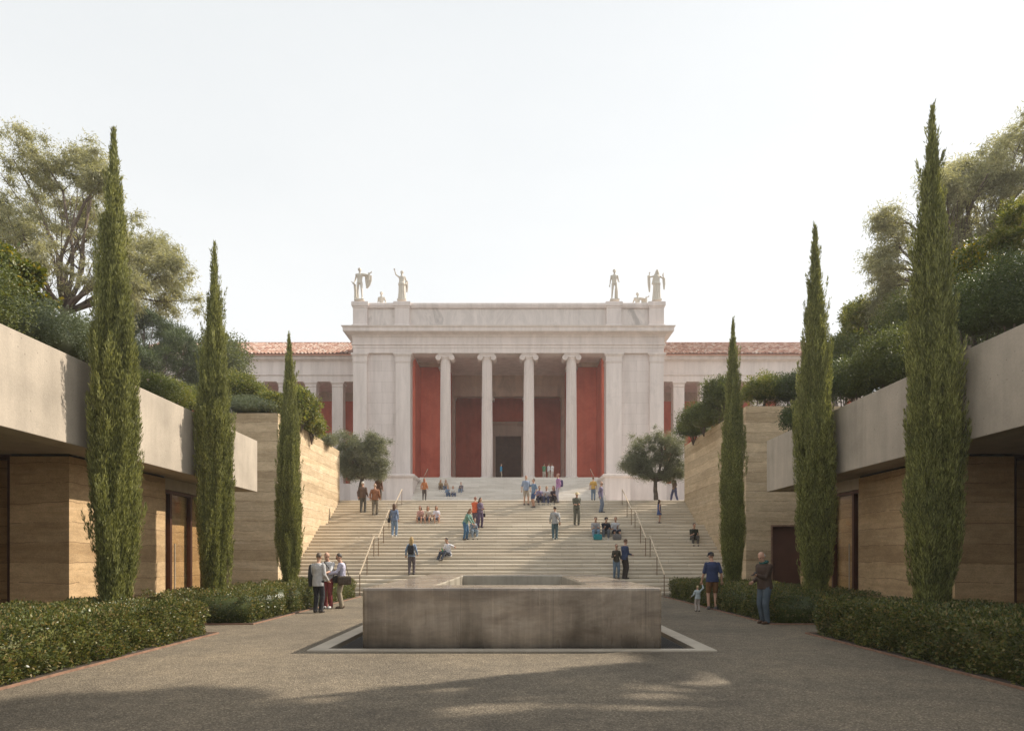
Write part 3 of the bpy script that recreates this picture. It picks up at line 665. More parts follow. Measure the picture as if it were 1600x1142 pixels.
# inner screen at d = 77
D7 = 77; ya, yb = PX(704.6,D7), PX(883.4,D7)
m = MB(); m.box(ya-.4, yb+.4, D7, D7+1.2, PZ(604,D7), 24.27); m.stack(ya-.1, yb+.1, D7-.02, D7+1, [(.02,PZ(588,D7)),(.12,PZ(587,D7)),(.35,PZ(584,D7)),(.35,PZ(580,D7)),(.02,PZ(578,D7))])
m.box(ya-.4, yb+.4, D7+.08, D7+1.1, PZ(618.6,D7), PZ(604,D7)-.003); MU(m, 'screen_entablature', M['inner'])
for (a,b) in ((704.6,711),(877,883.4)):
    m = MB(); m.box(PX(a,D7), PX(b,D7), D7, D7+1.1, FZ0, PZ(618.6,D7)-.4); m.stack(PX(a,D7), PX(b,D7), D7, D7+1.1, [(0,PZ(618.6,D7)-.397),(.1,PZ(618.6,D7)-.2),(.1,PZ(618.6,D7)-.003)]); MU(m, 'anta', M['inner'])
for px_ in (763.4, 825.3): column(PX(px_,D7), D7+.6, FZ0+.003, PZ(618.6,D7)-.003, .43)
# back wall with door at d = 82
D8 = 82; dl, dr_ = PX(774.4,D8), PX(814.6,D8); dz = PZ(681.5,D8)
m = MB(); m.box(ya-1.2, dl-.5, D8, D8+.5, FZ0, 25); m.box(dr_+.5, yb+1.2, D8, D8+.5, FZ0, 25); m.box(dl-.5, dr_+.5, D8, D8+.5, dz+.55, 25); MU(m, 'red_wall', M['red'])
for a, b in ((ya-1.2,ya-.8),(yb+.8,yb+1.2)):
    m = MB(); m.box(a, b, 78.2, D8, FZ0, 24.27); MU(m, 'vestibule_side_wall', M['red'])
m = MB(); m.box(dl-.5, dl, D8-.15, D8+.4, FZ0, dz); m.box(dr_, dr_+.5, D8-.15, D8+.4, FZ0, dz); m.box(dl-.5, dr_+.5, D8-.15, D8+.4, dz+.003, dz+.55)
m.stack(dl-.5, dr_+.5, D8-.15, D8+.3, [(.02,dz+1.3),(.1,dz+1.4),(.3,dz+1.55),(.3,dz+1.75),(.2,dz+1.8)]); m.box(dl-.45, dr_+.45, D8-.13, D8-.002, dz+.553, dz+1.3)
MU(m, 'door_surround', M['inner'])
m = MB()
for (a,b) in ((dl+.003,(dl+dr_)/2-.01),((dl+dr_)/2+.01,dr_-.003)):
    m.box(a, b, D8+.1, D8+.25, FZ0, dz-.003)
    for i in range(6):
        z_ = FZ0+.35+i*(dz-FZ0-.5)/6; m.stack(a+.22, b-.22, D8+.06, D8+.1, [(0,z_),(.0,z_+(dz-FZ0)/6-.28)])
m.box(dl+.003, dr_-.003, D8+.26, D8+.3, FZ0, dz-.003); MU(m, 'door', M['wood'])
m = MB(); m.box(OL-.1, OR+.1, 67.6, 88, 24.285, 24.5); 
for i in range(7):
    y_ = 68.0+i*1.35
    if y_ < 76.9: m.box(OL+.3, OR-.3, y_, y_+.35, 23.95, 24.283)
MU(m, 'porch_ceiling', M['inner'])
# wings
W0 = 72.0; WX = lambda px: PX(px, W0); WZ = lambda py: PZ(py, W0)
def wing(s):
    mir = lambda px: px if s < 0 else 1588-px
    xe = X(551.6)+.05 if s < 0 else X(1037.3)-.05; xf = xe+s*27
    a, b = sorted((xe, xf))
    m = MB(); m.box(a, b, W0, W0+6.2, WZ(596), WZ(587)); m.box(a, b, W0+.05, W0+6.1, WZ(587)+.002, WZ(565)); MU(m, 'wing_architrave', M['marble'])
    m = MB(); m.stack(a, b, W0-.0, W0+6.2, [(.05,WZ(587)),(.12,WZ(586)),(.12,WZ(585)),(.052,WZ(584.5))])
    m.stack(a, b, W0+.05, W0+6.1, [(.02,WZ(565)),(.1,WZ(564)),(.5,WZ(562.5)),(.5,WZ(559.5)),(.6,WZ(557.5)),(.4,WZ(557))]); MU(m, 'wing_cornice', M['marble'])
    for p in (527, 485.2, 443.5, 402, 360, 318, 276, 234):
        cx = WX(mir(p)); hw = .62; zt = WZ(596)
        if not (a < cx < b): continue
        m = MB(); m.box(cx-hw, cx+hw, W0+.05, W0+1.2, 9.9, zt-.6); MU(m, 'wing_pier', M['marble'], bev=.02)
        m = MB(); m.stack(cx-hw, cx+hw, W0+.05, W0+1.2, [(.0,zt-.598),(.06,zt-.56),(.0,zt-.5),(.02,zt-.3),(.14,zt-.15),(.14,zt-.003)]); MU(m, 'pier_capital', M['marble'])
    m = MB(); m.box(a, b, W0-.3, W0+6, TZ-.1, 9.9); MU(m, 'wing_plinth', M['marble'])
    m = MB(); m.box(a, b, W0+5, W0+5.4, 9.9, PZ(627,77)); MU(m, 'wing_red_wall', M['red'])
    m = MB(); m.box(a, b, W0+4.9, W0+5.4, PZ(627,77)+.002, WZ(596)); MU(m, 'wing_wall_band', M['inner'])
    # tiled roof: cover tiles as short tapering half pipes, each its own island
    ez, rz = WZ(556.5), PZ(537, 78.5); ey, ry = W0-.75, 78.5; nr = 13; pitch = .40
    V = []; Q = []; nb = 0; cols = int(27/pitch); na = 6
    sl = (rz-ez)/(ry-ey)
    for ci in range(cols):
        for ri in range(nr):
            y0_, y1_ = ey+(ry-ey)*ri/nr, ey+(ry-ey)*(ri+1.12)/nr; cx = a+pitch*(ci+.5)+random.uniform(-.012,.012); dz_ = random.uniform(-.01,.015)
            for kind in (0,1):
                ox = 0 if kind == 0 else pitch*.5
                for (yq, rr, lift) in ((y0_, .12, .055),(y1_, .095, .0)):
                    for k in range(na+1):
                        an = math.pi*k/na; sg = 1 if kind == 0 else -.55
                        V.append((cx+ox+math.cos(an)*rr*(1 if kind==0 else 1.05), yq, ez+(yq-ey)*sl+lift+dz_+sg*math.sin(an)*rr+(.05 if kind==0 else .06)))
                for k in range(na): Q.append((nb+k, nb+k+1, nb+na+2+k, nb+na+1+k))
                nb += 2*(na+1)
    o = link('tiled_roof', npmesh('tiled_roof', np.array(V), np.array(Q)), M['tiles'], mus, True); at_world(o, mus)
    m = MB(); m.add([(a,ey,ez-.02),(b,ey,ez-.02),(b,ry,rz-.02),(a,ry,rz-.02),(a,ey,ez-.15),(b,ey,ez-.15),(b,ry+6,ez-.15),(a,ry+6,ez-.15)], [(0,1,2,3),(4,5,1,0),(3,2,6,7),(0,3,7,4),(1,5,6,2)]); MU(m, 'roof_deck', M['ridge'])
    m = MB(); m.tube([(a,ry,rz+.05),(b,ry,rz+.05)], .14, 8); MU(m, 'roof_ridge', M['ridge'])
    m = MB(); m.box(a, b, W0+6.1, 88, TZ-.1, ez-.16); MU(m, 'wing_rear', M['marble'])
wing(-1); wing(1)
# upper staircase and its plinths
US = []; UR = (FZ0-TZ)/29
for k in range(29): US.append((55+k*.345, 55+(k+1)*.345, TZ+UR*(k+1)))
m = stairs_mesh(US, -9.3, 8.7, UR)
tag(m.build('upper_staircase', M['steps2']), 'second flight of pale steps rising to the museum portico between marble plinths', 'staircase')
for (a,b,lb) in ((-11.8,-9.31,'left'),(8.71,11.1,'right')):
    m = MB(); m.stack(a, b, 60, 65.6, [(.12,TZ-.05),(.12,TZ+.4),(0,TZ+.5),(0,9.05),(.08,9.1),(.22,9.22),(.22,9.36),(.16,9.42)])
    m.box(a+.02, b-.02, 56.5, 60, TZ-.05, 6.2)
    tag(m.build('stair_plinth', M['marble'], bevel=.015), f'square marble plinth with moulded cap at the {lb} end of the upper flight', 'plinth', 'plinths beside the upper flight')
# ------------------------------------------------------------------ handrails
def stair_z(y):
    for (a,b,z) in STEPS:
        if a <= y < b: return z
    return 0.0 if y < STEPS[0][0] else TZ
def handrail(x, ys, label, zf=stair_z, grp='handrails on the stairs', h=.92):
    root = empty('handrail', (x, ys[0], zf(ys[0]))); tag(root, label, 'handrail', grp)
    tops = []
    z0 = zf(ys[0]); z1 = zf(ys[-1])
    for y in ys:
        zz = zf(y); t = (y-ys[0])/(ys[-1]-ys[0]); top = z0+h+(z1-z0)*t; tops.append((x,y,top))
        m = MB(); m.box(x-.014, x+.014, y-.022, y+.022, zz-.01, top-.012); at_world(m.build('post', M['rail'], root), root)
    a, b = Vector(tops[0]), Vector(tops[-1]); e = (b-a).normalized()*.05; a = a-e; b = b+e
    m = MB(); w_ = .026; m.add([(a.x-w_,a.y,a.z-.018),(a.x+w_,a.y,a.z-.018),(a.x+w_,a.y,a.z+.018),(a.x-w_,a.y,a.z+.018),(b.x-w_,b.y,b.z-.018),(b.x+w_,b.y,b.z-.018),(b.x+w_,b.y,b.z+.018),(b.x-w_,b.y,b.z+.018)],
        [(0,1,2,3),(7,6,5,4),(0,4,5,1),(1,5,6,2),(2,6,7,3),(3,7,4,0)]); at_world(m.build('rail', M['rail_sunlit'], root, bevel=.006), root)
for s, lb in ((-1,'left'),(1,'right')):
    for ys, w3 in (((27.0,28.35,29.75),'lowest'),((30.75,32.0,33.4),'middle'),((34.45,35.7,37.3),'topmost')):
        handrail(s*6.42, ys, f'{w3} of the three bronze handrails on the {lb} of the broad stairs')
def ustair_z(y):
    for (a,b,z) in US:
        if a <= y < b: return z
    return FZ0
for x, lb in ((-8.6,'left'),(8.0,'right')): handrail(x, (62.9,65.3), f'small handrail at the {lb} end of the top of the portico steps', ustair_z, 'small rails at the portico steps')
# ------------------------------------------------------------------ figures
def seg_capsule(a, b, ra, rb, n=12):
    a = Vector(a); b = Vector(b); d = b-a; L = d.length
    if L < 1e-6: return ell_pts(a, (ra,ra,ra))
    d = d/L; ref = Vector((0,0,1)) if abs(d.z) < .9 else Vector((1,0,0)); u = d.cross(ref).normalized(); w = d.cross(u)
    rings = [(a-d*ra*math.sin(t), ra*math.cos(t)) for t in (1.35,.9,.45)]+[(a,ra),(b,rb)]+[(b+d*rb*math.sin(t), rb*math.cos(t)) for t in (.45,.9,1.35)]
    vs = []; fs = []
    for c, r in rings:
        for k in range(n): an = 2*math.pi*k/n; vs.append(c+u*r*math.cos(an)+w*r*math.sin(an))
    for i in range(len(rings)-1):
        for k in range(n): fs.append((i*n+k, i*n+(k+1)%n, (i+1)*n+(k+1)%n, (i+1)*n+k))
    fs.append(tuple(range(n-1,-1,-1))); t = n*(len(rings)-1); fs.append(tuple(range(t,t+n)))
    return vs, fs
def loft(rings, n=18):
    """rings: (center, lateral unit, front unit, rx, ry)"""
    vs = []; fs = []
    for c, u, w, rx, ry in rings:
        for k in range(n):
            an = 2*math.pi*k/n; vs.append(Vector(c)+u*rx*math.cos(an)+w*ry*math.sin(an))
    for i in range(len(rings)-1):
        for k in range(n): fs.append((i*n+k, i*n+(k+1)%n, (i+1)*n+(k+1)%n, (i+1)*n+k))
    fs.append(tuple(range(n-1,-1,-1))); t = n*(len(rings)-1); fs.append(tuple(range(t,t+n)))
    return vs, fs
DG = None
def fuse(pieces, voxel, name, smooth=2):
    m = MB()
    for vs, fs in pieces: m.add(vs, fs)
    me = m.mesh('tmp'); o = bpy.data.objects.new('tmp', me); TMP.objects.link(o)
    r = o.modifiers.new('r','REMESH'); r.mode = 'VOXEL'; r.voxel_size = voxel; r.adaptivity = 0
    if smooth:
        s = o.modifiers.new('s','SMOOTH'); s.factor = .5; s.iterations = smooth
    return o, name
TMP = bpy.data.collections.new('tmp'); COL.children.link(TMP)
JOBS = []    # (tmp object, name, material, parent, extra MB)
def ik(a, b, l1, l2, hint):
    a = Vector(a); b = Vector(b); d = b-a; L = d.length
    if L > (l1+l2)*.995: b = a+d.normalized()*(l1+l2)*.995; d = b-a; L = d.length
    x = (l1*l1-l2*l2+L*L)/(2*L); h = math.sqrt(max(0, l1*l1-x*x)); e = d/L; hv = Vector(hint); hv = hv-e*hv.dot(e); hv.normalize()
    return a+e*x+hv*h, b
def eul(yaw, pitch): return Matrix.Rotation(yaw,3,'Z')@Matrix.Rotation(pitch,3,'X')
POSES = {
 'stand': dict(),
 'relax': dict(wl=(.26,-.04,.86), wr=(-.25,.03,.86), al=(.12,-.05,0), ar=(-.10,.04,0)),
 'walk': dict(wl=(.25,-.2,.93), wr=(-.25,.17,.9), al=(.08,.14,0), ar=(-.08,-.14,0)),
 'stepup': dict(wl=(.25,.05,.9), wr=(-.25,-.12,.93), al=(.09,.08,0), ar=(-.09,-.08,0)),
 'phone': dict(wl=(.05,-.33,1.16), wr=(-.16,-.22,1.0), headpitch=.45, lean=.06, al=(.1,-.03,0), ar=(-.1,.05,0)),
 'give': dict(wl=(.12,-.42,1.08), wr=(-.12,-.36,1.05), headpitch=.35, lean=.03),
 'hold': dict(wl=(.06,-.30,1.08), wr=(-.09,-.30,1.05), headpitch=.3),
 'akimbo': dict(wl=(.25,-.02,.98), wr=(-.16,-.28,1.15), headpitch=.1),
 'shade': dict(wl=(.25,-.04,.88), wr=(-.45,-.22,1.42)),
 'kidhand': dict(wl=(.27,-.03,.88), wr=(-.32,-.10,.80), headpitch=.3, headyaw=-.5),
 'child': dict(wl=(.34,-.10,.86), wr=(-.3,-.05,1.62)),
 'bend': dict(lean=.85, wl=(.16,-.55,.55), wr=(-.14,-.5,.6), headpitch=.2),
 'sit': dict(sit=1, wl=(.12,-.42,.30), wr=(-.12,-.42,.30), headpitch=.15, lean=.25),
 'sit2': dict(sit=1, wl=(.20,-.36,.26), wr=(-.06,-.38,.34), headpitch=.25, lean=.35, headyaw=.3),
 'sit3': dict(sit=1, wl=(.05,-.30,.38), wr=(-.22,-.34,.24), headpitch=.05, lean=.2, headyaw=-.4),
 'lounge': dict(sit=1, wl=(.42,.02,.42), wr=(-.10,-.40,.28), headpitch=.45, lean=.1, al=(.1,-.62,-.20), ar=(-.25,-.55,-.28)),
 'faceup': dict(wl=(.2,-.35,1.3), wr=(-.22,-.1,.95), headpitch=.1),
}
def figure(parent_name, label, loc, heading, h=1.75, pose='stand', top=(.5,.5,.5), bottom=(.06,.08,.14), sleeve=1.0, legs=1.0, hair='short', hairc=(.05,.03,.02),
           shoes=(.05,.04,.04), skin='skin', voxel=.018, female=False, dress=0, stone=None, extra=None, shirt_len=.0, hat=None, group=None, cat='person', stepdrop=0.0, build_=1.0, over=None):
    p = dict(wl=(.24,-.05,.86), wr=(-.24,-.03,.87), al=(.10,-.02,0), ar=(-.10,.02,0), headpitch=.0, headyaw=0, lean=0.0, sit=0); p.update(POSES.get(pose, {}))
    if over: p.update(over)
    root = empty(parent_name, loc, heading); sc = h/1.75; root.scale = (sc,sc,sc)
    tag(root, label, cat, group)
    voxel = voxel/sc if sc < 1 else voxel
    sit = p['sit']
    if sit:
        pel = Vector((0,0,.10)); al = Vector(p['al']) if 'al' in (POSES.get(pose,{})) else Vector((.12,-.40,-.33)); ar = Vector(p['ar']) if 'ar' in (POSES.get(pose,{})) else Vector((-.11,-.38,-.33))
        al = al+Vector((0,0,.075)); ar = ar+Vector((0,0,.075)); sh_off = 0
    else:
        pel = Vector((0,0,.93)); al = Vector(p['al'])+Vector((0,0,.075)); ar = Vector(p['ar'])+Vector((0,0,.075))
        if stepdrop: pass
    ln = p['lean']; up = Vector((0,-math.sin(ln),math.cos(ln))); fw = Vector((0,-math.cos(ln),-math.sin(ln))); la = Vector((1,0,0))
    neck = pel+up*.50; shw = .150 if female else .172
    sL = pel+up*.435+la*shw; sR = pel+up*.435-la*shw
    hipw = .085; hL = pel+Vector((hipw,0,-.02)); hR = pel+Vector((-hipw,0,-.02))
    def warm(w, hint=None):
        return Vector(w)
    wl, wr = Vector(p['wl']), Vector(p['wr'])
    eL, wl = ik(sL, wl, .285, .25, (.22,.8,-.3)); eR, wr = ik(sR, wr, .285, .25, (-.22,.8,-.3))
    kL, al = ik(hL, al, .43, .42, (.12,-1,.15)); kR, ar = ik(hR, ar, .43, .42, (-.12,-1,.15))
    b = build_
    body = []
    body.append(loft([(pel-up*.06,la,fw,.12*b,.09*b),(pel,la,fw,(.155 if not female else .16)*b,.108*b),(pel+up*.12,la,fw,(.135 if not female else .12)*b,.095*b),(pel+up*.22,la,fw,(.14 if not female else .12)*b,.095*b),
        (pel+up*.34,la,fw,(.165 if not female else .145)*b,.112*b),(pel+up*.42,la,fw,(.17 if not female else .15)*b,.105*b),(pel+up*.475,la,fw,.13,.08),(pel+up*.52,la,fw,.058,.058)]))
    hd = Matrix.Rotation(p['headyaw'],3,'Z')@Matrix.Rotation(p['headpitch']+ln*.5,3,'X')
    nb = neck; hc = nb+up*.045+hd@Vector((0,-.02,.145))
    T = lambda v: hc+hd@Vector(v)
    def ell(c, r, q=None, n=14, m_=10):
        vs, fs = ell_pts((0,0,0), r, n, m_); return [T(Vector(v)+Vector(c)) for v in vs], fs
    body.append(seg_capsule(nb-up*.03, hc-Vector((0,0,.06)), .055, .053))
    body.append(ell((0,.01,.02),(.073,.092,.098))); body.append(ell((0,-.025,-.05),(.052,.062,.062)))
    body.append(ell((0,-.092,-.018),(.013,.018,.022),n=8,m_=6)); body.append(ell((.075,.01,-.01),(.012,.02,.03),n=8,m_=6)); body.append(ell((-.075,.01,-.01),(.012,.02,.03),n=8,m_=6))
    body.append(ell((0,-.085,-.058),(.02,.008,.008),n=8,m_=6)); body.append(ell((0,-.08,.02),(.045,.014,.01),n=8,m_=6))
    for (S,E,Wr) in ((sL,eL,wl),(sR,eR,wr)):
        body.append(seg_capsule(S,E,.052*b,.038)); body.append(seg_capsule(E,Wr,.04,.026))
        hdv = (Wr-E).normalized(); body.append(seg_capsule(Wr, Wr+hdv*.055, .026, .033))
    for (H_,K,A) in ((hL,kL,al),(hR,kR,ar)):
        body.append(seg_capsule(H_,K,.082*b,.055)); body.append(seg_capsule(K,A,.056,.038))
        body.append(seg_capsule(A-Vector((0,-.03,.035)), A+Vector((0,-.13,-.045)), .04, .03))
    # fingers added after fusing
    fing = MB()
    for (E,Wr,sd) in ((eL,wl,1),(eR,wr,-1)):
        d = (Wr-E).normalized(); side = d.cross(Vector((0,1,0)) if abs(d.y) < .9 else Vector((1,0,0))); side.normalize(); nrm = d.cross(side).normalized()
        curl = nrm if nrm.y < 0 or sit else -nrm
        base = Wr+d*.065
        for i, (o_, L_) in enumerate(((-.026,.062),(-.009,.075),(.009,.07),(.026,.055))):
            a0_ = base+side*o_; a1_ = a0_+d*L_*.5+curl*.004; a2_ = a1_+d*L_*.34+curl*.016; a3_ = a2_+d*L_*.1+curl*.018
            fing.tube([a0_-d*.02,a1_,a2_,a3_], [.0095,.009,.0085,.006], 6)
        tb = Wr+d*.03-side*.026; fing.tube([tb+side*.01, tb-side*.018+d*.022, tb-side*.022+d*.05+curl*.01], [.012,.0105,.007], 6)
    if stone:
        allp = list(body)
    JOB = lambda pieces, name, mat, vx=voxel, extra=None, sm=2: JOBS.append((fuse(pieces, vx, name, sm)[0], name, mat, root, extra))
    gar = []; e = .018
    # shirt
    def torso(extra_r, z0, z1, flare=0):
        rr = []
        for z_, rx, ry in ((-.10,.165,.118),(0,.158,.112),(.12,.142,.102),(.22,.145,.10),(.34,.168,.116),(.42,.165,.106),(.465,.125,.083),(.505,.075,.066)):
            if z0-.001 <= z_ <= z1: rr.append((pel+up*z_,la,fw,rx*b*(.92 if female and z_>.05 else 1)+extra_r+flare*max(0,-z_), ry*b+extra_r+flare*max(0,-z_)))
        return loft(rr)
    shirt = [torso(e, -.12-.0, .52)]
    if shirt_len: 
        shirt.append(loft([(pel-up*shirt_len,la,fw,.18*b,.135*b),(pel+up*.02,la,fw,.175*b,.128*b),(pel+up*.2,la,fw,.15*b,.11*b)]))
    for (S,E,Wr) in ((sL,eL,wl),(sR,eR,wr)):
        if sleeve > 0: shirt.append(seg_capsule(S, S.lerp(E, min(1,sleeve*2)), .060*b, (.058 if sleeve < .5 else .050)))
        if sleeve > .5: shirt.append(seg_capsule(E, E.lerp(Wr, (sleeve-.5)*2*.92), .056, .042))
    trs = [loft([(pel-up*.09,la,fw,.158*b,.118*b),(pel,la,fw,.165*b,.12*b),(pel+up*.10,la,fw,.147*b,.107*b)])]
    if sit: trs = [loft([(pel-up*.085,la,fw,.15*b,.11*b),(pel,la,fw,.165*b,.125*b),(pel+up*.10,la,fw,.147*b,.107*b)])]
    for (H_,K,A) in ((hL,kL,al),(hR,kR,ar)):
        lg = legs
        trs.append(seg_capsule(H_, H_.lerp(K, min(1,lg*2)), .098*b, .078 if lg > .3 else .09))
        if lg > .5: trs.append(seg_capsule(K, K.lerp(A+Vector((0,.005,-.01)), (lg-.5)*2), .078, .062 if not female else .052))
    if dress:
        zb = dress
        if sit: trs = [loft([(pel-up*.09,la,fw,.17,.13),(pel+up*.1,la,fw,.14,.11)]), seg_capsule(hL,kL,.11,.10), seg_capsule(hR,kR,.11,.10), seg_capsule(kL.lerp(al,.1),kL.lerp(al,dress),.09,.10), seg_capsule(kR.lerp(ar,.1),kR.lerp(ar,dress),.09,.10)]
        else: trs = [loft([(Vector((0,0,.93-zb)),la,fw,.23,.19),(pel-up*.15,la,fw,.19,.15),(pel,la,fw,.17,.125),(pel+up*.12,la,fw,.14,.105)])]
    if hair == 'bald': hp = None
    else:
        hp = [ell((0,.024,.034),(.080,.088,.094))]
        if hair == 'thin': hp = [ell((0,.05,.0),(.078,.062,.062))]
        if hair in ('long','vlong'):
            Ld = .30 if hair == 'vlong' else .18
            hp.append(loft([(T((0,.075,.0)),la,fw,.082,.045),(T((0,.085,-.12)),la,fw,.085,.045),(T((0,.10,-.14-Ld*.5)),la,fw,.085,.04),(T((0,.12,-.12-Ld)),la,fw,.055,.025)]))
            hp.append(seg_capsule(T((.07,.02,.0)),T((.075,.03,-.14)),.025,.02)); hp.append(seg_capsule(T((-.07,.02,.0)),T((-.075,.03,-.14)),.025,.02))
        if hair == 'bun': hp.append(ell((0,.11,.07),(.04,.04,.04)))
        if hair == 'curly': hp = [ell((0,.03,.035),(.10,.10,.10))]
    if stone:
        sp_ = body+([torso(.012,0,.4)] if extra != 'nude' else [])
        if hp: sp_ += hp
        JOB(sp_, 'body', stone, voxel, fing); return root, dict(pel=pel, neck=neck, wl=wl, wr=wr, sL=sL, sR=sR, kL=kL, kR=kR, al=al, ar=ar, hc=hc, eL=eL, eR=eR)
    JOB(body, 'body', M[skin], voxel, fing)
    JOB(shirt, 'shirt' if not dress else 'top', fabric(top))
    JOB(trs, 'trousers' if not dress else 'skirt', fabric(bottom))
    if hp: JOB(hp, 'hair', fabric(hairc, .6), voxel*.8)
    for A in (al, ar):
        JOB([seg_capsule(A+Vector((0,.035,-.035)), A+Vector((0,-.15,-.046)), .042, .036), seg_capsule(A+Vector((0,.03,-.01)), A+Vector((0,-.02,-.02)), .048, .044)], 'shoe', fabric(shoes, .5), voxel*.8)
    if hat == 'cap':
        JOB([ell((0,.01,.055),(.088,.10,.07)), ell((0,-.10,.04),(.06,.06,.012))], 'cap', fabric((.02,.025,.04)), voxel*.7)
    if hat == 'straw':
        JOB([ell((0,.01,.065),(.084,.095,.07)), ell((0,.0,.045),(.17,.18,.014))], 'hat', fabric((.62,.50,.30)), voxel*.7)
    if extra == 'specs' or extra == 'sunglasses':
        g_ = MB(); 
        for sx in (-1,1): g_.add(*[(lambda t: ([T(Vector(v)+Vector((sx*.032,-.093,.0))) for v in t[0]], t[1]))(ell_pts((0,0,0),(.026,.006,.018),10,6))][0])
        g_.tube([T((-.07,-.085,.004)),T((.07,-.085,.004))], .004, 5); g_.build('glasses', M['dark'], root, True)
    if voxel < .014:
        for sx in (-1,1):
            q = MB(); q.add(*ell_pts(T((sx*.03,-.082,.0)),(.011,.008,.008),8,6)); q.build('eye', fabric((.03,.02,.015),.2), root, True)
    return root, dict(pel=pel, neck=neck, wl=wl, wr=wr, sL=sL, sR=sR, kL=kL, kR=kR, al=al, ar=ar, hc=hc, eL=eL, eR=eR, up=up)
def world_pt(root, p):
    return Matrix.LocRotScale(root.location, root.rotation_euler, root.scale)@Vector(p)
def bag(name, label, cat, root, c, size, col, strap=None, group=None):
    """soft bag as a rounded box with flap and strap, placed from a point in the figure's frame"""
    w = world_pt(root, c); b = empty(name, w, root.rotation_euler.z); b.scale = root.scale; tag(b, label, cat, group)
    sx, sy, sz = size; m = MB()
    m.stack(-sx/2, sx/2, -sy/2, sy/2, [(-.02,-sz),(.0,-sz+.03),(.008,-sz*.5),(0,-.05),(-.015,0)]); m.build('bag_body', fabric(col), b, False, .012)
    m = MB(); m.box(-sx*.36, sx*.36, -sy/2-.018, -sy/2-.009, -sz*.62, -sz*.15); m.box(-sx/2+.02, sx/2-.02, -.008, .008, 0.001, .012); m.build('pocket', fabric(tuple(x*.75 for x in col)), b, False, .004)
    m = MB()
    if strap:
        pts = [Vector(q)-Vector(c) for q in strap]; 
        m.tube(pts, .011, 6)
    else: m.tube([(-sx*.2,0,-.01),(-sx*.17,0,.09),(sx*.17,0,.09),(sx*.2,0,-.01)], .009, 6)
    m.build('strap', fabric(tuple(x*.6 for x in col)), b, True); return b
def backpack(root, J, label, col):
    c = J['pel']+J['up']*.42; return bag('backpack', label, 'backpack', root, tuple(c+Vector((0,.20,0))), (.27,.14,.40), col,
        strap=[tuple(c+Vector((.09,.13,-.02))), tuple(c+Vector((.10,.06,.09))), tuple(c+Vector((.10,-.12,.03))), tuple(c+Vector((.12,-.10,-.22))), tuple(c+Vector((.10,.13,-.33)))])
def tread_at(px, py, steps):
    best = None
    for i, (a,b,z) in enumerate(steps):
        d = a+.15; e = abs(HZ-(z-EYE)/d*F-py)
        if best is None or e < best[0]: best = (e, i)
    return best[1]
def on_stairs(px, py, steps=STEPS, sit=False, dy=.16):
    i = tread_at(px, py, steps)
    if sit:
        j = min(i+2, len(steps)-1); a, b, z = steps[j]; y = a+.16; return (PX(px, y-.2), y, z)
    a, b, z = steps[i]; y = a+dy; return (PX(px, y), y, z)
PI = math.pi
PEOPLE = []
def P_(label, px, py, where='stairs', heading=0.0, pose='stand', **kw):
    sit = POSES.get(pose, {}).get('sit', 0)
    if where == 'stairs': loc = on_stairs(px, py, STEPS, sit)
    elif where == 'upper': loc = on_stairs(px, py, US, sit)
    elif where == 'ground': d = EYE*F/(py-HZ); loc = (PX(px,d), d, 0)
    elif where == 'porch': loc = (PX(px,kw.get('d',66.2)), kw.get('d',66.2), FZ0)
    elif where == 'terrace': loc = (PX(px,kw.get('d',39)), kw.get('d',39), TZ)
    kw.pop('d', None)
    r, J = figure('person', label, loc, R(heading), pose=pose, **kw); return r, J
grey, dk, wht = (.30,.30,.31), (.025,.025,.03), (.72,.71,.72)
jean = (.10,.16,.27); khaki = (.30,.25,.18); brn = (.05,.03,.02); nvy = (.03,.045,.10)
# plaza, left group (near: finer surface)
rA, JA = P_('man in a pale grey shirt seen from behind with a dark jacket over his shoulder', 497, 957, 'ground', 165, 'hold', top=(.50,.49,.49), bottom=dk, h=1.76, voxel=.011, hairc=(.15,.11,.08), shirt_len=.16, shoes=(.04,.03,.025), over=dict(wr=(-.22,-.16,.93), wl=(.17,-.14,1.28)))
rB, JB = P_('man in a white shirt and dark red trousers facing the two others by the hedge', 513, 950, 'ground', -15, 'give', top=(.70,.69,.70), bottom=(.25,.05,.055), h=1.80, voxel=.011, hair='thin', hairc=(.28,.17,.10), shoes=(.75,.74,.72), sleeve=.45)
rC, JC = P_('man in a lilac shirt and khaki trousers with a brown bag by the hedge', 534, 950, 'ground', -70, 'give', top=(.56,.54,.68), bottom=khaki, h=1.76, voxel=.011, hairc=(.09,.075,.065), shirt_len=.14, shoes=(.10,.06,.04), extra='specs')
bag('shoulder_bag', 'brown leather shoulder bag hanging at the hip of the man in lilac', 'bag', rC, (.24,.06,1.02), (.16,.40,.27), (.09,.065,.045), strap=[(.24,-.10,1.01),(.16,-.10,1.3),(.0,-.05,1.50),(-.02,.10,1.44),(.2,.2,1.01)])
bag('shoulder_bag', 'dark messenger bag strapped across the man in dark red trousers', 'bag', rB, (.26,.02,1.0), (.09,.28,.22), (.06,.05,.045), strap=[(.26,-.10,1.0),(.15,-.16,1.2),(-.05,-.15,1.42),(-.12,.0,1.47),(.1,.14,1.2),(.26,.12,1.0)])
jk = MB(); c = world_pt(rA, (.235,-.02,1.37)); 
jr = empty('folded_jacket', c, rA.rotation_euler.z); tag(jr, 'dark jacket slung over the shoulder of the man in the grey shirt', 'jacket')
jm = MB(); jm.stack(-.03,.03,-.10,.10,[(-.02,-.60),(.0,-.62),(.015,-.3),(.0,-.06),(-.03,.03)]); jm.build('jacket_body', fabric((.035,.035,.04)), jr, True, .02)
jm = MB(); jm.tube([(0.0,.05,0),(.025,.06,-.25),(.02,.07,-.5)], [.035,.04,.028], 9); jm.build('sleeve', fabric((.04,.04,.045)), jr, True)
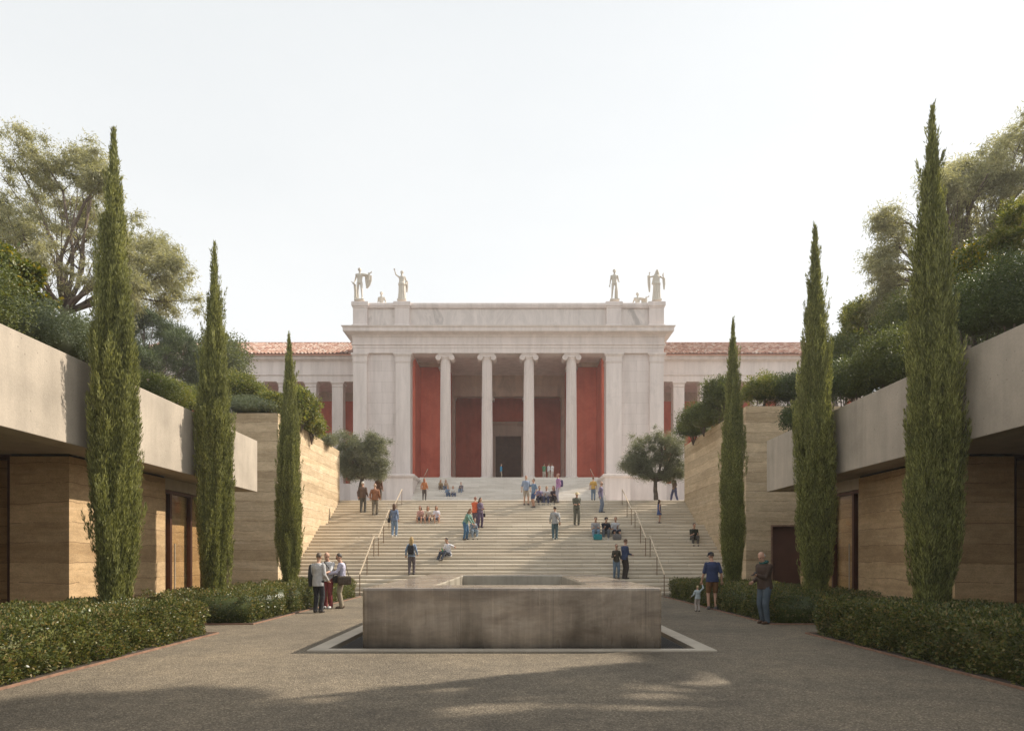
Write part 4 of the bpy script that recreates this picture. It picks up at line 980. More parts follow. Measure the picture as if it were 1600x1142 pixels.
# plaza, right
rD, JD = P_('man in navy polo and brown shorts seen from behind, holding a toddler by the hand', 1113, 952, 'ground', 176, 'kidhand', top=(.035,.05,.12), bottom=(.20,.10,.04), h=1.80, voxel=.011, hat='cap', hairc=(.10,.08,.07), sleeve=.45, legs=.42, shoes=(.12,.11,.11), build_=1.08, over=dict(wl=(.30,-.12,.80), wr=(-.27,.02,.86), headyaw=.5))
rE, JE = P_('blond toddler in pale clothes holding a grown man\'s hand', 1090, 955, 'ground', 190, 'child', top=(.42,.48,.50), bottom=(.48,.42,.38), h=.78, voxel=.011, hairc=(.62,.48,.28), shoes=(.06,.04,.03), build_=1.15, over=dict(wr=(-.36,.0,1.76), wl=(.34,-.22,.98)))
rF, JF = P_('bald man in a brown leather jacket and jeans looking at his phone by the hedge', 1195, 974, 'ground', -62, 'phone', top=(.065,.04,.028), bottom=(.07,.095,.12), h=1.78, voxel=.011, hair='thin', hairc=(.40,.37,.34), shoes=(.09,.05,.03), build_=1.1, shirt_len=.08)
c = world_pt(rF, JF['wl']+Vector((0,-.09,.035))); ph = MB(); ph.box(-.037,.037,-.075,.075,-.005,.005); po = ph.build('phone', M['dark'], None, bevel=.003); po.location = c; po.rotation_euler = (R(35),0,rF.rotation_euler.z); tag(po, 'pale phone held by the bald man in the leather jacket', 'phone')
sc_ = MB(); w = world_pt(rF, JF['neck']+Vector((0,0,.0))); s_o = empty('scarf', w, rF.rotation_euler.z); tag(s_o, 'dark green scarf around the neck of the bald man', 'scarf')
pts = [(.082*math.cos(a), .078*math.sin(a)+.0, .035+.02*math.sin(a)) for a in [i*PI/9 for i in range(18)]]; pts.append(pts[0]); sc_.tube(pts, .034, 8); sc_.build('loop', fabric((.02,.09,.08)), s_o, True)
V2 = .016; V3 = .02
# lower and middle stairs
rG, JG = P_('blonde woman in a denim jacket seen from behind, walking up from behind the fountain', 643, 901, 'stairs', 180, 'stepup', top=(.22,.29,.40), bottom=(.12,.10,.11), h=1.70, hair='long', hairc=(.45,.30,.12), female=True, voxel=V2)
backpack(rG, JG, 'black backpack worn by the blonde woman in denim', (.025,.025,.03))
rH, JH = P_('woman in a white shirt and dark trousers lounging alone on the steps, legs stretched out', 700, 878, 'stairs', -35, 'lounge', top=(.70,.70,.74), bottom=(.07,.08,.11), h=1.72, voxel=V2, sleeve=.3, female=True, hairc=(.02,.015,.015))
bag('bottle_bag', 'small green bag beside the person in a white shirt', 'bag', rH, (-.12,-.33,.34), (.10,.08,.16), (.06,.35,.16))
rI, JI = P_('woman in an olive jacket, jeans and sunglasses standing beside a man in navy', 963, 903, 'stairs', 5, 'akimbo', top=(.06,.05,.035), bottom=(.14,.19,.25), h=1.55, voxel=V2, hairc=(.12,.05,.03), hair='short', extra='sunglasses', female=True)
rJ, JJ = P_('man in a navy sweater standing beside the woman in sunglasses low on the stairs', 976, 903, 'stairs', 120, 'hold', top=(.04,.06,.13), bottom=(.045,.035,.03), h=1.78, voxel=V2, hairc=(.13,.06,.03))
rK, JK = P_('woman with long brown hair in a denim shirt and jeans climbing beside the left rail', 616, 837, 'stairs', 178, 'walk', top=(.14,.19,.30), bottom=(.18,.26,.38), h=1.72, voxel=V2, hair='vlong', hairc=(.11,.055,.03), female=True, shoes=(.65,.63,.6), over=dict(al=(.08,.08,0), ar=(-.08,-.08,0)))
bag('handbag', 'black handbag of the long haired woman by the left rail', 'bag', rK, (.27,.02,.98), (.10,.24,.24), (.03,.028,.03), strap=[(.27,-.08,.97),(.2,-.05,1.3),(.17,0,1.44),(.2,.06,1.3),(.27,.1,.97)])
for px_, lb, tp, hr, ps in ((657,'girl in a pink top, leftmost of three sitting together on the left steps',(.52,.30,.27),(.06,.035,.03),'sit'),(669,'girl in a cream top, middle of three sitting together on the left steps',(.62,.55,.47),(.12,.06,.03),'sit2'),(681,'girl in a white top, rightmost of three sitting together on the left steps',(.66,.64,.72),(.03,.02,.02),'sit')):
    P_(lb, px_, 822, 'stairs', random.uniform(-12,12), ps, top=tp, bottom=(.16,.17,.24), legs=.3, sleeve=.3, hair='long', hairc=hr, h=1.62, voxel=V3, female=True, shoes=(.6,.58,.56))
P_('woman in a green cardigan and blue jeans leaning over a seated friend', 727, 844, 'stairs', 60, 'bend', top=(.16,.30,.25), bottom=(.05,.13,.24), h=1.68, voxel=V3, hair='long', hairc=(.24,.11,.05), female=True, over=dict(lean=.5, wl=(.15,-.5,.8), wr=(-.1,-.5,.85)))
P_('person in grey denim clothes crouched beside the woman in green', 738, 842, 'stairs', 20, 'sit2', top=(.25,.30,.36), bottom=(.27,.33,.40), h=1.65, voxel=V3, hairc=(.10,.05,.03), female=True)
P_('person in an orange jacket standing behind the pair on the middle steps', 742, 824, 'stairs', 150, 'hold', top=(.65,.13,.05), bottom=(.13,.10,.13), h=1.66, voxel=V3, hairc=(.30,.13,.09))
rO, JO = P_('dark haired woman in plum clothes standing beside the orange jacket', 750, 826, 'stairs', 35, 'hold', top=(.15,.11,.17), bottom=(.09,.06,.11), h=1.62, voxel=V3, hair='long', hairc=(.02,.015,.015), female=True)
bag('handbag', 'dark handbag at the side of the woman in plum clothes', 'bag', rO, (.27,.02,.85), (.08,.22,.22), (.03,.02,.02), strap=[(.27,-.08,.84),(.2,-.02,1.2),(.17,0,1.42),(.2,.04,1.2),(.27,.1,.84)])
P_('white haired man in a dark brown jacket climbing near the left olive tree', 567, 802, 'stairs', 175, 'stepup', top=(.12,.075,.055), bottom=(.09,.085,.075), h=1.78, voxel=V2, hair='short', hairc=(.60,.57,.53), build_=1.1, shoes=(.06,.04,.03))
P_('man in a rust jacket climbing on the right of a white haired man', 586, 804, 'stairs', 185, 'stepup', top=(.26,.11,.055), bottom=(.18,.155,.12), h=1.80, voxel=V2, hair='thin', hairc=(.45,.35,.26), build_=1.12)
P_('man in a brown coat standing on the terrace behind the rust jacket', 592, 780, 'terrace', 170, 'relax', d=40, top=(.16,.075,.045), bottom=(.10,.08,.06), h=1.80, voxel=V3, hairc=(.12,.06,.04))
rT, JT = P_('woman in an orange top and dark trousers standing alone at the head of the stairs', 663, 780, 'stairs', 180, 'stepup', top=(.48,.19,.08), bottom=(.10,.08,.075), h=1.32, voxel=V3, hair='long', hairc=(.35,.13,.06), female=True)
rX, JX = P_('young man in a grey waistcoat and teal trousers climbing the middle of the stairs', 867, 845, 'stairs', 176, 'walk', top=(.36,.36,.36), bottom=(.07,.12,.14), h=1.72, voxel=V2, hairc=(.05,.03,.02), sleeve=.95, shoes=(.5,.5,.48), over=dict(al=(.08,.08,0), ar=(-.08,-.08,0)))
bag('handbag', 'tan bag at the hip of the man in teal trousers', 'bag', rX, (-.25,.02,.95), (.08,.22,.2), (.25,.13,.06), strap=[(-.25,-.08,.94),(-.1,-.13,1.25),(.12,0,1.46),(.0,.14,1.3),(-.25,.1,.94)])
P_('man in a straw hat, olive shirt and olive trousers standing on the middle steps', 901, 819, 'stairs', 5, 'hold', top=(.115,.115,.085), bottom=(.12,.115,.085), h=1.76, voxel=V2, hat='straw', sleeve=.45, hairc=brn, build_=1.05)
P_('man in a lilac shirt and blue jeans standing on the upper right steps', 939, 801, 'stairs', 75, 'relax', top=(.22,.19,.29), bottom=(.16,.20,.28), h=1.78, voxel=V2, hair='thin', hairc=(.5,.46,.42), over=dict(al=(.06,-.04,0), ar=(-.06,.04,0)))
for px_, lb, tp, bt, hd_, ps in ((931,'man in a grey T-shirt, leftmost of three men sitting on the right steps',(.36,.35,.36),(.20,.30,.42),brn,'sit'),(947,'curly haired man in a black T-shirt, middle of three men sitting on the right steps',(.02,.022,.035),(.13,.14,.16),(.02,.012,.01),'sit2'),(962,'man in a pale grey T-shirt, rightmost of three men sitting on the right steps',(.52,.53,.56),(.035,.04,.07),brn,'sit3')):
    P_(lb, px_, 842, 'stairs', random.uniform(-8,8), ps, top=tp, bottom=bt, sleeve=.42, legs=(.95 if px_ < 960 else .5), h=1.72, voxel=V2, hairc=hd_, hair='curly' if px_ == 947 else 'short', shoes=(.5,.5,.5))
for px_, lb, cl in ((934,'teal bag on the step in front of the man in grey',(.02,.22,.25)),(964,'grey bag on the step between the two men on the right',(.16,.15,.15))):
    i = tread_at(px_, 842, STEPS); a, b_, z = STEPS[i]; br = empty('day_bag', (PX(px_,a+.12), a+.10, z+.30)); tag(br, lb, 'bag', 'bags on the steps')
    m = MB(); m.stack(-.2,.2,-.07,.07,[(-.02,-.297),(.01,-.26),(.012,-.15),(0,-.03),(-.03,0)]); m.build('bag_body', fabric(cl), br, bevel=.015)
    m = MB(); m.tube([(-.09,0,-.01),(-.08,0,.09),(.08,0,.09),(.09,0,-.01)], .01, 6); m.build('strap', fabric(tuple(x*.5 for x in cl)), br, True)
P_('girl in a blue dress standing alone on the right side of the upper steps', 1030, 818, 'stairs', 100, 'relax', top=(.06,.09,.20), bottom=(.06,.09,.22), dress=.32, sleeve=0, h=1.30, voxel=V3, hair='long', hairc=(.05,.025,.02), female=True)
P_('man in a dark T-shirt sitting alone on the shaded right side of the stairs', 1085, 855, 'stairs', 0, 'sit', top=(.035,.04,.03), bottom=(.10,.09,.08), sleeve=.42, h=1.68, voxel=V2, hairc=(.03,.02,.015))
P_('person in a brown jacket walking along the terrace by the right olive tree', 1054, 780, 'terrace', -75, 'walk', d=39.5, top=(.20,.14,.11), bottom=(.10,.11,.20), h=1.72, voxel=V3, hairc=(.25,.15,.10), over=dict(lean=.12, al=(.08,.2,0), ar=(-.08,-.22,0)))
P_('man in a yellow T-shirt and jeans climbing at the right of the terrace edge', 927, 779, 'stairs', 170, 'stepup', top=(.62,.38,.10), bottom=(.20,.26,.34), sleeve=.45, h=1.38, voxel=V3, hairc=(.20,.09,.04))
# group right of centre at the terrace edge
P_('man in a blue shirt and khaki shorts standing left of the seated trio', 822, 790, 'stairs', 10, 'relax', top=(.28,.34,.46), bottom=(.36,.30,.23), sleeve=.45, legs=.42, h=1.74, voxel=V3, hairc=(.16,.07,.05))
P_('man in a blue shirt and navy shorts pointing left beside the seated trio', 834, 792, 'stairs', -60, 'shade', top=(.16,.24,.36), bottom=(.04,.08,.20), sleeve=.45, legs=.42, h=1.68, voxel=V3, hairc=brn)
P_('person in a mauve shirt, leftmost of three sitting below the terrace', 842, 785, 'stairs', 12, 'sit', top=(.26,.22,.35), bottom=(.05,.05,.08), h=1.66, voxel=V3, hairc=(.16,.06,.04), sleeve=.45)
P_('person in a white shirt, middle of three sitting below the terrace', 854, 785, 'stairs', -5, 'sit2', top=(.60,.58,.60), bottom=(.06,.07,.14), h=1.66, voxel=V3, hairc=(.40,.28,.15), sleeve=.45)
P_('red haired woman in black, rightmost of three sitting below the terrace', 866, 787, 'stairs', -15, 'sit', top=(.05,.03,.04), bottom=(.05,.035,.04), h=1.66, voxel=V3, hair='long', hairc=(.25,.06,.04), female=True, sleeve=.3)
rQ, JQ = P_('woman in a pink top and pale trousers standing right of the seated trio', 872, 787, 'stairs', -70, 'relax', top=(.46,.24,.42), bottom=(.40,.38,.46), h=1.72, voxel=V3, hair='short', hairc=(.30,.14,.12), female=True)
backpack(rQ, JQ, 'purple backpack worn by the woman in the pink top', (.10,.07,.18))
# upper flight
for px_, py_, lb, tp, bt, hr in ((688,768,'woman in an ochre top seated on the upper flight beside a pale haired friend',(.34,.24,.13),(.20,.14,.10),(.32,.17,.07)),(697,767,'pale haired woman seated second from left on the upper flight',(.50,.36,.25),(.14,.17,.24),(.35,.15,.07)),
        (707,779,'woman in a white top seated lowest on the upper flight',(.60,.56,.52),(.10,.12,.2),(.30,.16,.07)),(699,779,'woman in blue denim seated just below her two friends on the upper flight',(.16,.24,.36),(.08,.12,.2),(.42,.26,.12)),(721,772,'man in a grey jacket seated alone right of the friends on the upper flight',(.20,.17,.18),(.20,.24,.32),(.22,.10,.06))):
    P_(lb, px_, py_, 'upper', random.uniform(-25,25), random.choice(['sit','sit2','sit3']), top=tp, bottom=bt, h=1.72, voxel=.024, hair='long' if 'woman' in lb else 'short', hairc=hr, female='woman' in lb)
P_('person in a bright blue shirt standing in front of the museum door', 783, 748, 'porch', 100, 'relax', d=66.3, top=(.04,.24,.42), bottom=(.30,.24,.18), h=1.62, voxel=.024, hairc=(.10,.06,.04))
for px_, lb, tp, bt in ((850,'person in a green shirt, leftmost of three in the portico',(.08,.20,.10),(.42,.38,.32)),(857,'person in a white shirt and shorts, middle of three in the portico',(.62,.60,.60),(.40,.33,.26)),(863,'person in a white dress shirt, rightmost of three in the portico',(.66,.63,.62),(.58,.50,.44))):
    P_(lb, px_, 748, 'porch', random.uniform(120,230), 'hold', d=66.3, top=tp, bottom=bt, h=1.66, voxel=.024, hairc=(.14,.06,.04))
# ------------------------------------------------------------------ statues
def statue(px, pyt, d, label, kind, head=0.0, h=3.2, z=None):
    zb = PZ(470.5, 66.7)+.0 if z is None else z
    root = None
    P0 = dict(
      herm=dict(over=dict(wl=(.62,-.12,1.42), wr=(-.32,0,.92), al=(.16,-.1,0), ar=(-.10,.08,0), headyaw=.5), extra='nude'),
      raise_=dict(over=dict(wr=(-.42,-.08,1.72), wl=(.26,-.02,.95), headyaw=-.3), extra=None, dress=1),
      nude=dict(over=dict(wl=(.24,-.1,1.0), wr=(-.26,0,.84), al=(.16,-.08,0), ar=(-.14,.08,0)), extra='nude'),
      robe=dict(over=dict(wr=(-.44,-.08,1.48), wl=(.32,-.2,1.32), headpitch=.25, headyaw=.4), extra=None, dress=1))[kind]
    r, J = figure('statue', label, (PX(px,d), d, zb+.12), R(head), h=h, stone=M['statue'], voxel=.016, cat='statue', group='marble statues on the roofline', hair='curly' if kind!='robe' else 'long', extra=P0.get('extra'), over=P0['over'])
    b = MB(); b.stack(-.26,.26,-.2,.2,[(0,-.07),(0,-.01),(-.03,.02)]); b.build('plinth', M['statue'], r)
    la = Vector((1,0,0)); fw = Vector((0,-1,0)); pc = []
    if kind == 'herm':
        pc = [seg_capsule(J['sL'], J['eL'], .09,.07), loft([(J['eL']+Vector((0,.05,.03)),la,fw,.20,.05),(J['eL']+Vector((.0,.06,-.25)),la,fw,.19,.055),(J['eL']+Vector((-.02,.06,-.5)),la,fw,.13,.05),(J['eL']+Vector((-.08,.06,-.68)),la,fw,.05,.03)]),
              loft([(J['wl']+Vector((-.09,.03,.02)),la,fw,.06,.04),(J['wl']+Vector((-.09,.03,-.38)),la,fw,.045,.03)]), seg_capsule(J['sR'],J['sL'],.07,.08)]
        pc.append(loft([(Vector((-.24,.12,.0)),la,fw,.10,.10),(Vector((-.25,.1,.5)),la,fw,.075,.08),(Vector((-.28,.05,.86)),la,fw,.07,.07)]))
        pc.append(seg_capsule(Vector((-.30,.0,.88)), Vector((-.44,-.05,.98)), .04,.02))
    elif kind in ('raise_','robe'):
        pl = J['pel']; rr = [(Vector((0,.02,-.0)),la,fw,.25,.2),(Vector((0,.01,.4)),la,fw,.21,.17),(pl,la,fw,.20,.155),(pl+Vector((0,0,.22)),la,fw,.17,.13),(pl+Vector((0,0,.42)),la,fw,.19,.13),(pl+Vector((0,0,.5)),la,fw,.09,.08)]
        vs, fs = loft(rr, 48); vs = [v+Vector((v.x,v.y,0)).normalized()*(.022*math.sin(9*math.atan2(v.y,v.x)*1.0+v.z*2)) if v.z < .9 else v for v in vs]; pc = [(vs,fs)]
        pc.append(loft([(pl+Vector((.0,-.02,-.08)),la,fw,.22,.17),(pl+Vector((0,-.02,.02)),la,fw,.225,.175),(pl+Vector((0,0,.1)),la,fw,.19,.15)]))
        pc.append(loft([(J['eL']+Vector((0,.02,.06)),la,fw,.09,.07),(J['eL']+Vector((.02,.02,-.3)),la,fw,.08,.06),(J['eL']+Vector((.02,.02,-.62)),la,fw,.04,.03)]))
        if kind == 'robe':
            pc.append(loft([(J['hc']+Vector((0,.03,.08)),la,fw,.08,.08),(J['hc']+Vector((0,.05,-.05)),la,fw,.12,.09),(J['neck']+Vector((0,.05,-.06)),la,fw,.20,.11),(J['neck']+Vector((-.08,.08,-.5)),la,fw,.2,.1)]))
            pc.append(loft([(J['eR']+Vector((0,.03,.1)),la,fw,.09,.07),(J['eR']+Vector((.02,.03,-.4)),la,fw,.09,.06),(J['eR']+Vector((.04,.03,-.85)),la,fw,.045,.03)])); pc.append(seg_capsule(J['wl'],J['wl']+Vector((.02,0,.18)),.05,.02))
    else:
        pc = [loft([(Vector((.12,.12,.0)),la,fw,.10,.10),(Vector((.12,.12,.5)),la,fw,.085,.08),(Vector((.11,.1,.75)),la,fw,.06,.05)])]
    JOBS.append((fuse(pc, .018, 'drapery')[0], 'drapery' if kind != 'nude' else 'tree_stump_support', M['statue'], r, None))
    return r
statue(562, 420, 66.7, 'leftmost roof statue, a man with one arm out carrying a hanging cloak', 'herm', 0, 3.35)
statue(628, 424, 66.7, 'robed roof statue with one arm raised, second from the left', 'raise_', 0, 3.05)
statue(960, 423, 66.7, 'unclothed roof statue standing with arms down, left of the right-hand pair', 'nude', 0, 3.2)
statue(1026, 423, 66.7, 'heavily robed roof statue at the right-hand corner', 'robe', 0, 3.15)
statue(596, 451, 73, 'grey roof statue standing further back, its lower half behind the left parapet', 'nude', 0, 3.2, z=28.6)
statue(996, 452, 73, 'roof statue with an arm out standing further back behind the right parapet', 'herm', 0, 3.2, z=28.5)
# bake every fused piece
bpy.context.view_layer.update(); dg = bpy.context.evaluated_depsgraph_get()
for o, name, mat, parent, extra in JOBS:
    me = bpy.data.meshes.new_from_object(o.evaluated_get(dg)); me.name = name
    if extra is not None and extra.v:
        V0 = np.empty(len(me.vertices)*3, np.float32); me.vertices.foreach_get('co', V0); V0 = V0.reshape(-1,3)
        Fq = np.empty(len(me.loops), np.int32); me.loops.foreach_get('vertex_index', Fq)
        nf = len(me.polygons); tot = np.empty(nf, np.int32); me.polygons.foreach_get('loop_total', tot)
        if (tot == 4).all(): me = npmesh(name, V0.astype(float), Fq.reshape(-1,4), extra)
    me.materials.clear(); link(name, me, mat, parent, True)
for o, *_ in JOBS: m_ = o.data; bpy.data.objects.remove(o); bpy.data.meshes.remove(m_)
COL.children.unlink(TMP); bpy.data.collections.remove(TMP)
# ------------------------------------------------------------------ cypresses
for i, (px, L_, pyt, w_, lb) in enumerate(((178,8.0,203,.43,'tallest sunlit cypress, nearest the camera on the sunny side'),(335,8.0,382,.45,'sunlit cypress, second back along the sunny hedge'),(452,8.0,523,.42,'sunlit cypress furthest back, beside the sunny wall and stairs'),
        (1456,8.0,170,.465,'tallest cypress, nearest the camera on the shaded side'),(1274,8.0,355,.48,'cypress second back on the shaded side, in front of the brown door'),(1145,8.0,500,.42,'cypress furthest back on the shaded side, beside the stairs'))):
    d = L_/abs(px-800)*F; s = -1 if px < 800 else 1
    cypress(s*L_, d, PZ(pyt,d), w_, lb, seed=11+i)
RNG = np.random.default_rng(5)
# ------------------------------------------------------------------ olive trees
def pc(px, py, d, rx, ry, rz): return (PX(px,d), d, PZ(py,d), rx, ry, rz)
tree('olive_tree', (PX(563,39),39,TZ), [pc(543,700,39,1.0,.95,.85),pc(565,690,39,1.15,1.0,.75),pc(590,702,39,.85,.95,.85),pc(545,724,39,1.0,.95,.75),pc(587,722,39,.95,.9,.75),pc(566,715,39,1.2,1.2,1.0),pc(548,738,39,.8,.8,.4),pc(582,738,39,.75,.8,.4)], 'round olive tree on the terrace in front of the left museum wall', 'olive tree', M['olive'], 80000, .10, .026, r0=.14, fork=(PX(566,39),39,PZ(748,39)), up=.2, group='olive trees on the terrace', sub=18, shell=.3, tuft=.34)
tree('olive_tree', (PX(1026,39),39,TZ), [pc(1004,698,39,.9,.9,.75),pc(1028,684,39,.95,.9,.6),pc(1052,700,39,.8,.8,.75),pc(994,716,39,.7,.7,.6),pc(1052,722,39,.75,.8,.5),pc(1010,722,39,.8,.7,.5),pc(1030,704,39,.9,.9,.6),pc(996,732,39,.5,.6,.35),pc(1056,736,39,.5,.6,.3),pc(985,725,39,.5,.6,.5),pc(1012,742,39,.5,.6,.3),pc(1042,744,39,.45,.5,.25)], 'open olive tree with forking trunk on the terrace in front of the right museum wall', 'olive tree', M['olive'], 78000, .10, .026, r0=.15, fork=(PX(1024,39),39,PZ(752,39)), up=.2, group='olive trees on the terrace', sub=18, shell=.3, tuft=.32)
# ------------------------------------------------------------------ big trees
def cl(lst, d, dd=2.0): return [(PX(a,d), d+random.uniform(-dd,dd), PZ(b,d), c*d/F, c*d/F, e*d/F) for a,b,c,e in lst]
tree('eucalyptus_tree', (PX(92,30),30,6.5), cl([(20,240,60,42),(-40,300,60,60),(75,255,45,36),(130,250,38,34),(55,310,55,45),(120,310,50,40),(20,370,50,45),(80,380,50,40),(150,370,45,40),(95,440,50,35),(160,440,45,40),(215,400,42,36),(235,440,40,34),(265,425,30,26),(200,350,35,35),(180,300,25,35),(225,465,38,26)], 30, 2.5),
     'big grey-green eucalyptus on the left behind the nearest sunlit cypress', 'eucalyptus tree', M['euca'], 125000, .17, .032, 'bark2', .22, (PX(100,30),30,PZ(490,30)), droop=.9, group='tall grey-green eucalyptus trees', shell=.2, sub=40, tuft=.36)
tree('eucalyptus_tree', (PX(1530,29),29,6.5), cl([(1600,240,50,34),(1545,265,45,34),(1500,300,38,34),(1575,300,50,38),(1480,345,35,30),(1530,350,45,36),(1420,355,28,24),(1405,385,24,20),(1590,370,45,38),(1425,420,28,24),(1500,400,35,30),(1555,420,40,34),(1440,470,30,26),(1640,300,50,60),(1480,450,30,28),(1410,320,22,16),(1440,330,26,22),(1455,300,24,20),(1575,225,40,20),(1500,265,30,20),(1400,410,22,24),(1420,445,26,22),(1460,400,30,30),(1515,268,26,20),(1525,310,30,24),(1560,245,26,18),(1540,400,30,24),(1600,300,30,30),(1510,340,26,22),(1580,420,30,24)], 29, 2.5),
     'big pale eucalyptus on the right behind the nearest shaded cypress', 'eucalyptus tree', M['euca'], 140000, .165, .032, 'bark2', .22, (PX(1520,29),29,PZ(470,29)), droop=.8, group='tall grey-green eucalyptus trees', shell=.2, sub=40, tuft=.36)
tree('pine_tree', (PX(235,48),48,6), cl([(225,500,30,18),(255,515,32,18),(285,535,26,16),(300,560,22,16),(240,545,34,18),(205,560,34,20),(265,575,34,18),(190,520,28,18),(160,540,28,22),(290,590,26,16)], 48, 3),
     'dark green umbrella pine between the first and second sunlit cypresses', 'pine tree', M['pine'], 70000, .26, .035, 'bark', .3, (PX(238,48),48,PZ(610,48)), up=.7, shell=.35, sub=16, rnd=.6, tuft=.55)
tree('feathery_tree', (PX(1350,34),34,7), cl([(1320,510,24,14),(1335,490,18,12),(1360,500,22,14),(1352,478,14,8),(1385,505,26,18),(1405,490,20,16),(1345,530,32,18),(1390,545,34,20),(1312,545,16,14),(1415,530,24,22),(1325,565,24,18),(1370,575,34,20)], 34, 2),
     'light green feathery tree right of the second shaded cypress', 'tree', M['bright'], 60000, .17, .055, 'bark2', .16, (PX(1360,34),34,PZ(600,34)), up=.1, shell=.3, sub=18, tuft=.3)
tree('feathery_tree', (PX(1585,17),17,5.6), cl([(1590,345,32,22),(1560,385,26,16),(1600,400,40,24),(1545,420,22,14),(1575,440,34,22),(1530,455,18,14),(1620,340,30,40)], 17, .8),
     'yellow-green fern leaved tree at the right edge above the concrete roof', 'tree', M['bright'], 26000, .11, .03, 'bark2', .1, (PX(1590,17),17,PZ(500,17)), up=.0, shell=.3, sub=20, tuft=.16)
tree('fig_tree', (PX(-10,16),16,5.5), cl([(0,400,45,30),(35,430,38,26),(20,460,50,26),(55,465,22,20),(-30,420,60,50),(62,480,16,14)], 16, .6),
     'broad leaved tree with yellowing leaves at the left edge above the concrete roof', 'fig tree', M['fig'], 9000, .13, .10, 'bark2', .1, (PX(5,16),16,PZ(500,16)), up=.0, droop=.3, shell=.5, sub=7)
# trees out of view on the right whose shade falls across the foreground
tall = []
for i in range(17):
    tall.append((12.6+i*.5, 12.2+.6*math.sin(i*2.1)+(i%3)*.2, 13.9+.4*math.sin(i*1.3), .72, .5, .35))
for q in ((13.9,14.3,14.6),(15.6,14.9,14.4),(17.9,14.6,14.4),(19.7,13.9,13.8),(16.8,15.8,14.6),(12.2,14.3,15.8),(11.5,14.0,15.7),(13.2,15.3,16.3),(12.9,14.0,15.4),(11.9,14.9,16.2)): tall.append((*q,.6,.42,.3))
tree('umbrella_pine', (15.4,12.0,5.33), tall, 'tall spreading pine on the roof garden beyond the right edge of view, shading the gravel', 'pine tree', M['pine'], 100000, .22, .05, 'bark', .3, (15.4,12,11.0), up=.4, shell=.3, sub=12, tuft=.3)
# ------------------------------------------------------------------ roof shrubs
def S(name, px, py, d, rx, rz, label, mat, n, L=.06, W=.022, gz=None, ry=None, **kw):
    shrub(name, (PX(px,d), d, PZ(py,d)), (rx, ry or rx, rz), label, M[mat], n, L, W, gz=gz, **kw)
GR = 'shrubs on the roof gardens'
S('roof_shrub', 20, 505, 12.4, .75, .55, 'grey-green rosemary mound above the left end of the sunlit roof', 'sage', 14000, .05, .012, 5.33, group=GR)
S('roof_shrub', 80, 525, 13.4, .85, .60, 'grey-green shrub spilling over the sunlit roof left of the nearest cypress', 'sage', 15000, .055, .014, 5.33, group=GR)
S('roof_shrub', 132, 545, 14.6, .75, .50, 'dark green low shrub touching the left side of the nearest sunlit cypress', 'shrub', 12000, .05, .02, 5.33, group=GR)
S('roof_shrub', -60, 470, 11.0, 1.0, .8, 'dense green shrub at the left edge above the sunlit roof', 'shrub', 12000, .06, .024, 5.33, group=GR)
S('flowering_shrub', 235, 610, 17.2, .7, .45, 'shrub with pale pink flowers right of the nearest sunlit cypress', 'shrub', 11000, .055, .022, 5.33, flowers=22, group=GR)
S('flowering_shrub', 265, 618, 18.6, .7, .45, 'olive green shrub with white flowers above the sunlit roof', 'bright', 10000, .055, .02, 5.33, flowers=26, group=GR)
S('flowering_shrub', 296, 628, 20.0, .6, .42, 'green shrub with few flowers left of the second sunlit cypress', 'shrub', 9000, .055, .022, 5.33, flowers=12, group=GR)
S('roof_shrub', 375, 615, 30.5, 1.15, .75, 'loose light green shrub between the second and third sunlit cypresses', 'bright', 15000, .12, .045, 7.6, group=GR)
S('conifer_mound', 385, 638, 28.5, 1.35, .42, 'grey-green trimmed conifer mound on the sunlit wall top', 'sage', 20000, .09, .014, 7.6, group=GR, up=.4)
S('roof_shrub', 425, 633, 29.2, .75, .5, 'bright green glossy shrub left of the third sunlit cypress', 'bright', 9000, .11, .05, 7.6, group=GR)
S('roof_shrub', 470, 640, 30.5, .75, .95, 'tall glossy leaved shrub right of the third sunlit cypress', 'bright', 9500, .15, .07, 7.6, group=GR, ry=.8, droop=.2)
S('roof_shrub', 487, 665, 32.0, .6, .7, 'glossy leaved shrub hanging over the sunlit wall', 'bright', 7000, .14, .065, 7.3, group=GR, ry=.9, droop=.2)
S('roof_shrub', 508, 690, 35.0, .6, .35, 'small brownish shrub near the end of the sunlit wall top', 'olive', 6000, .09, .03, 7.5, group=GR)
S('roof_shrub', 1100, 655, 32.5, 1.3, .75, 'dense blue-green shrub on the shaded wall top left of the third cypress', 'shrub', 18000, .09, .035, 7.8, group=GR)
S('roof_shrub', 1083, 672, 35.0, .85, .6, 'dark green shrub at the far end of the shaded wall top', 'darkleaf', 11000, .09, .035, 7.8, group=GR)
S('roof_shrub', 1125, 620, 31.5, .85, .95, 'loose light shrub rising left of the third shaded cypress', 'shrub', 9000, .12, .04, 7.8, group=GR, shell=.3)
S('roof_shrub', 1190, 612, 29.5, .9, .65, 'bright yellow-green shrub right of the third shaded cypress', 'bright', 11000, .09, .04, 7.9, group=GR)
S('roof_shrub', 1232, 612, 29.3, 1.15, .75, 'dark green shrub left of the second shaded cypress', 'darkleaf', 17000, .09, .032, 7.9, group=GR)
S('roof_shrub', 1335, 600, 20.0, .95, .75, 'dense dark shrub above the shaded roof right of the second cypress', 'darkleaf', 19000, .07, .028, 5.33, group=GR)
S('roof_shrub', 1395, 575, 18.6, 1.15, .95, 'broad green shrub above the shaded roof left of the nearest cypress', 'shrub', 22000, .07, .03, 5.33, group=GR)
S('roof_shrub', 1310, 570, 24.5, 1.1, 1.1, 'tall green shrub behind the second shaded cypress', 'shrub', 15000, .09, .035, 5.6, group=GR)
